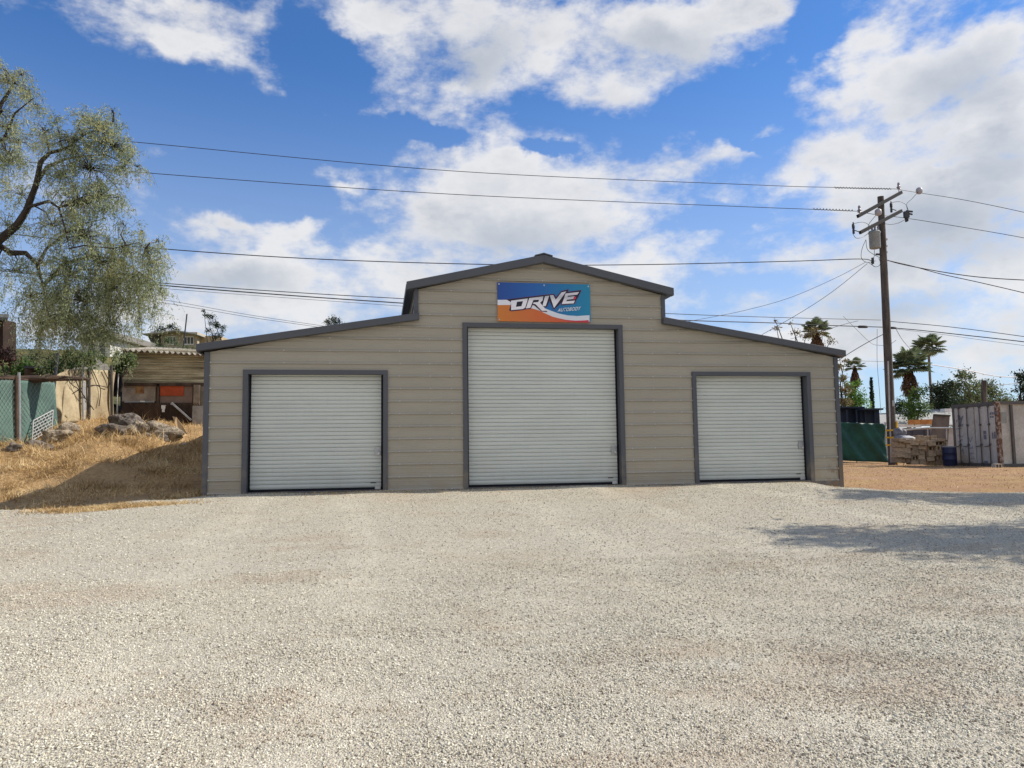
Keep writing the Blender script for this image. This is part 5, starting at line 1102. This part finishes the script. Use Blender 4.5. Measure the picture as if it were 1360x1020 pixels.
# rocks
m_rock = mat('boulder', lin((134, 124, 114)), lin((78, 71, 65)), rough=.95, scale=7, bump=.06, bscale=14); m_rock2 = mat('pale_rock', lin((172, 158, 136)), lin((116, 104, 90)), rough=.95, scale=9, bump=.06, bscale=16)
RG = 'boulders in the dry grass'
for (u, v, Y, rx, rz, mt_, lb, sd) in ((150,572,6.6,.36,.17,m_rock,'low dark boulder in front of the tan tarp right end',21),(166,563,7.1,.42,.24,m_rock,'large dark boulder below the shed gate left end',22),(204,571,7.0,.42,.22,m_rock2,'rounded grey rubble mound below the shed gate',23),(226,577,6.9,.30,.17,m_rock2,'grey rubble stone under the bent cardboard piece',33),(214,583,6.6,.18,.09,m_rock,'small dark stone in front of the grey rubble',34),(194,580,6.5,.16,.09,m_rock2,'small grey stone in the straw left of the rubble mound',35),(183,569,6.8,.24,.16,m_rock2,'small grey stone between dark boulder and rubble mound',27),
                                    (50,594,4.9,.22,.12,m_rock,'dark stone at the foot of the green fence',24),(20,602,4.4,.15,.10,m_rock,'small dark stone at the far left below the fence',25),(72,580,5.6,.30,.15,m_rock2,'grey stone below the white grille',26),(88,575,6.2,.26,.18,m_rock2,'grey stone between white grille and tan tarp',28)):
    c = onY(u, v, Y); c[2] = max(c[2], gz(c[0], c[1])+rz*.35); o = blob('boulder', c, (rx, rx*.7, rz), mt_, None, sd, .42, 4); tag(o, lb, 'boulder', RG)
cbm = MB(); cq_ = [onY(229, 553, 7.3), onY(234, 554, 7.2), onY(243, 566, 7.0), onY(250, 578, 6.9), onY(243, 580, 6.8), onY(236, 570, 7.0), onY(232, 561, 7.1)]
cbm.prism(cq_, (0, .02, 0)); o = cbm.build('cardboard_sheet', mat('tan_card', lin((206, 172, 128)), rough=.8)); tag(o, 'bent tan cardboard piece standing by the shed gate', 'cardboard')
for i, (u, v) in enumerate(((244, 592), (267, 597))):
    o = blob('pale_stone', onY(u, v, 6.9), (.10, .08, .07), mat('white_stone', lin((200, 190, 176)), rough=.9), None, 40+i, .25); tag(o, ['pale stone at the tip of the barn shadow', 'pale stone close against the barn left corner'][i], 'stone')

# hillside houses
def hbox(name, u0, v0, u1, v1, d, th, mt, par): a, b = at(u0, v1, d), at(u1, v0, d); P3 = [at(u0, v1, d), at(u1, v1, d), at(u1, v0, d), at(u0, v0, d)]; return MB().prism(P3, fwd*th).build(name, mt, par)
hh_ = thing('hillside_house', 'beige house with white-framed windows and flat overhanging roof on the hill', 'house', tuple(at(232, 470, 62)))
m_beige = mat('beige_wall', lin((178, 168, 150)), lin((160, 150, 134)), rough=.9, scale=1)
hbox('wall', 212, 441, 262, 475, 62, 6, m_beige, hh_); hbox('wall', 262, 446, 292, 475, 62.6, 5, mat('tan_wall', lin((176, 158, 128)), rough=.9), hh_)
MB().prism([at(189, 444.5, 61), at(214, 442, 61), at(232, 439.3, 61), at(262, 444.5, 61), at(262, 443, 61), at(232, 437.8, 61), at(214, 440.3, 61), at(189, 442.9, 61)], fwd*7).build('roof', mat('roof_edge', lin((170, 168, 160)), rough=.8), hh_)
MB().prism([at(196, 446, 61.8), at(212, 444, 61.8), at(212, 462, 61.8), at(204, 462, 61.8)], fwd*3).build('porch', mat('porch_dark', lin((84, 84, 74)), rough=.9), hh_)
for (u0, u1) in ((222, 233), (244, 257)):
    f_ = hbox('window_frame', u0, 446.5, u1, 458, 61.93, .1, m_white, hh_); nP = 3; wq = (u1-u0)/nP
    for k in range(nP): hbox('pane', u0+k*wq+.7, 448, u0+(k+1)*wq-.7, 456.5, 61.9, .05, mat('window_glass', (.05, .06, .07), rough=.15), f_)
an_ = MB(); an_.tube([at(242.5, 470, 58), at(248.3, 417, 58)], .05, 6); o = an_.build('antenna_mast', m_dark); tag(o, 'thin leaning mast in front of the hillside house', 'mast')
wh = thing('white_house', 'white two-storey house glimpsed through the pepper tree strands', 'house', tuple(at(136, 490, 45)))
hbox('wall', 108, 446, 146, 486, 45, 6, mat('white_wall', (.72, .72, .70), rough=.8), wh); MB().prism([at(100,450,44.5), at(118,438,44.5), at(130,434,44.5), at(150,446,44.5), at(150,448,44.5), at(100,452,44.5)], fwd*7).build('roof', mat('grey_roof', lin((120, 116, 108)), rough=.9), wh)
for u in (118, 132): 
    f_ = hbox('window', u, 456, u+7, 470, 44.96, .05, mat('blue_glass', lin((70, 84, 100)), rough=.2), wh)
bh = thing('brown_hut', 'dark brown hut with grey roof at the far left behind the pepper tree', 'hut', tuple(at(0, 480, 30)))
hbox('wall', -60, 424, 4, 475, 30, .8, mat('brown_hut_wall', lin((60, 44, 36)), lin((40, 30, 24)), rough=.9), bh); MB().prism([at(-62, 425, 29.6), at(10, 425.5, 29.6), at(12, 421, 31.0), at(-62, 419, 31.5)], (0, 0, .12)).build('roof', m_cdark, bh)
sh2 = thing('grey_shed_roof', 'low shed with grey shingled roof behind the tan tarp', 'shed', tuple(at(125, 500, 24)))
MB().prism([at(96, 492, 23), at(152, 494, 23), at(132, 474, 25.5), at(102, 472, 25.5)], (0, 0, -.08)).build('roof', mat('shingle', lin((136, 130, 118)), lin((108, 102, 92)), rough=.95, scale=4), sh2); hbox('wall', 98, 492, 150, 520, 23.3, 2.5, m_wood, sh2)

# ------------------------------------------------------------------ trees outside the picture on the right: they shade the gravel
def shade_tree(x, y, h, r_, nl, label):
    b = (x, y, gz(x, y)); L = []
    for _ in range(9):
        a_ = random.random()*6.28; q_ = random.random()**.5; L.append(((x+math.cos(a_)*r_[0]*.8*q_, y+math.sin(a_)*r_[1]*.8*q_, h-1.2*random.random()), random.uniform(.5, .85)))
    return tree('shade_tree', label, 'tree', b, L, nl, .16, lf_green, trunk_r=.2, sub=9)
shade_tree(16.3, -1.75, 5.3, (3.4, 1.1), 6200, 'leafy tree standing right of the gravel lot, beyond the first one')
shade_tree(14.0, -5.6, 5.4, (3.3, .95), 5600, 'leafy tree standing right of the gravel lot, nearest the camera')
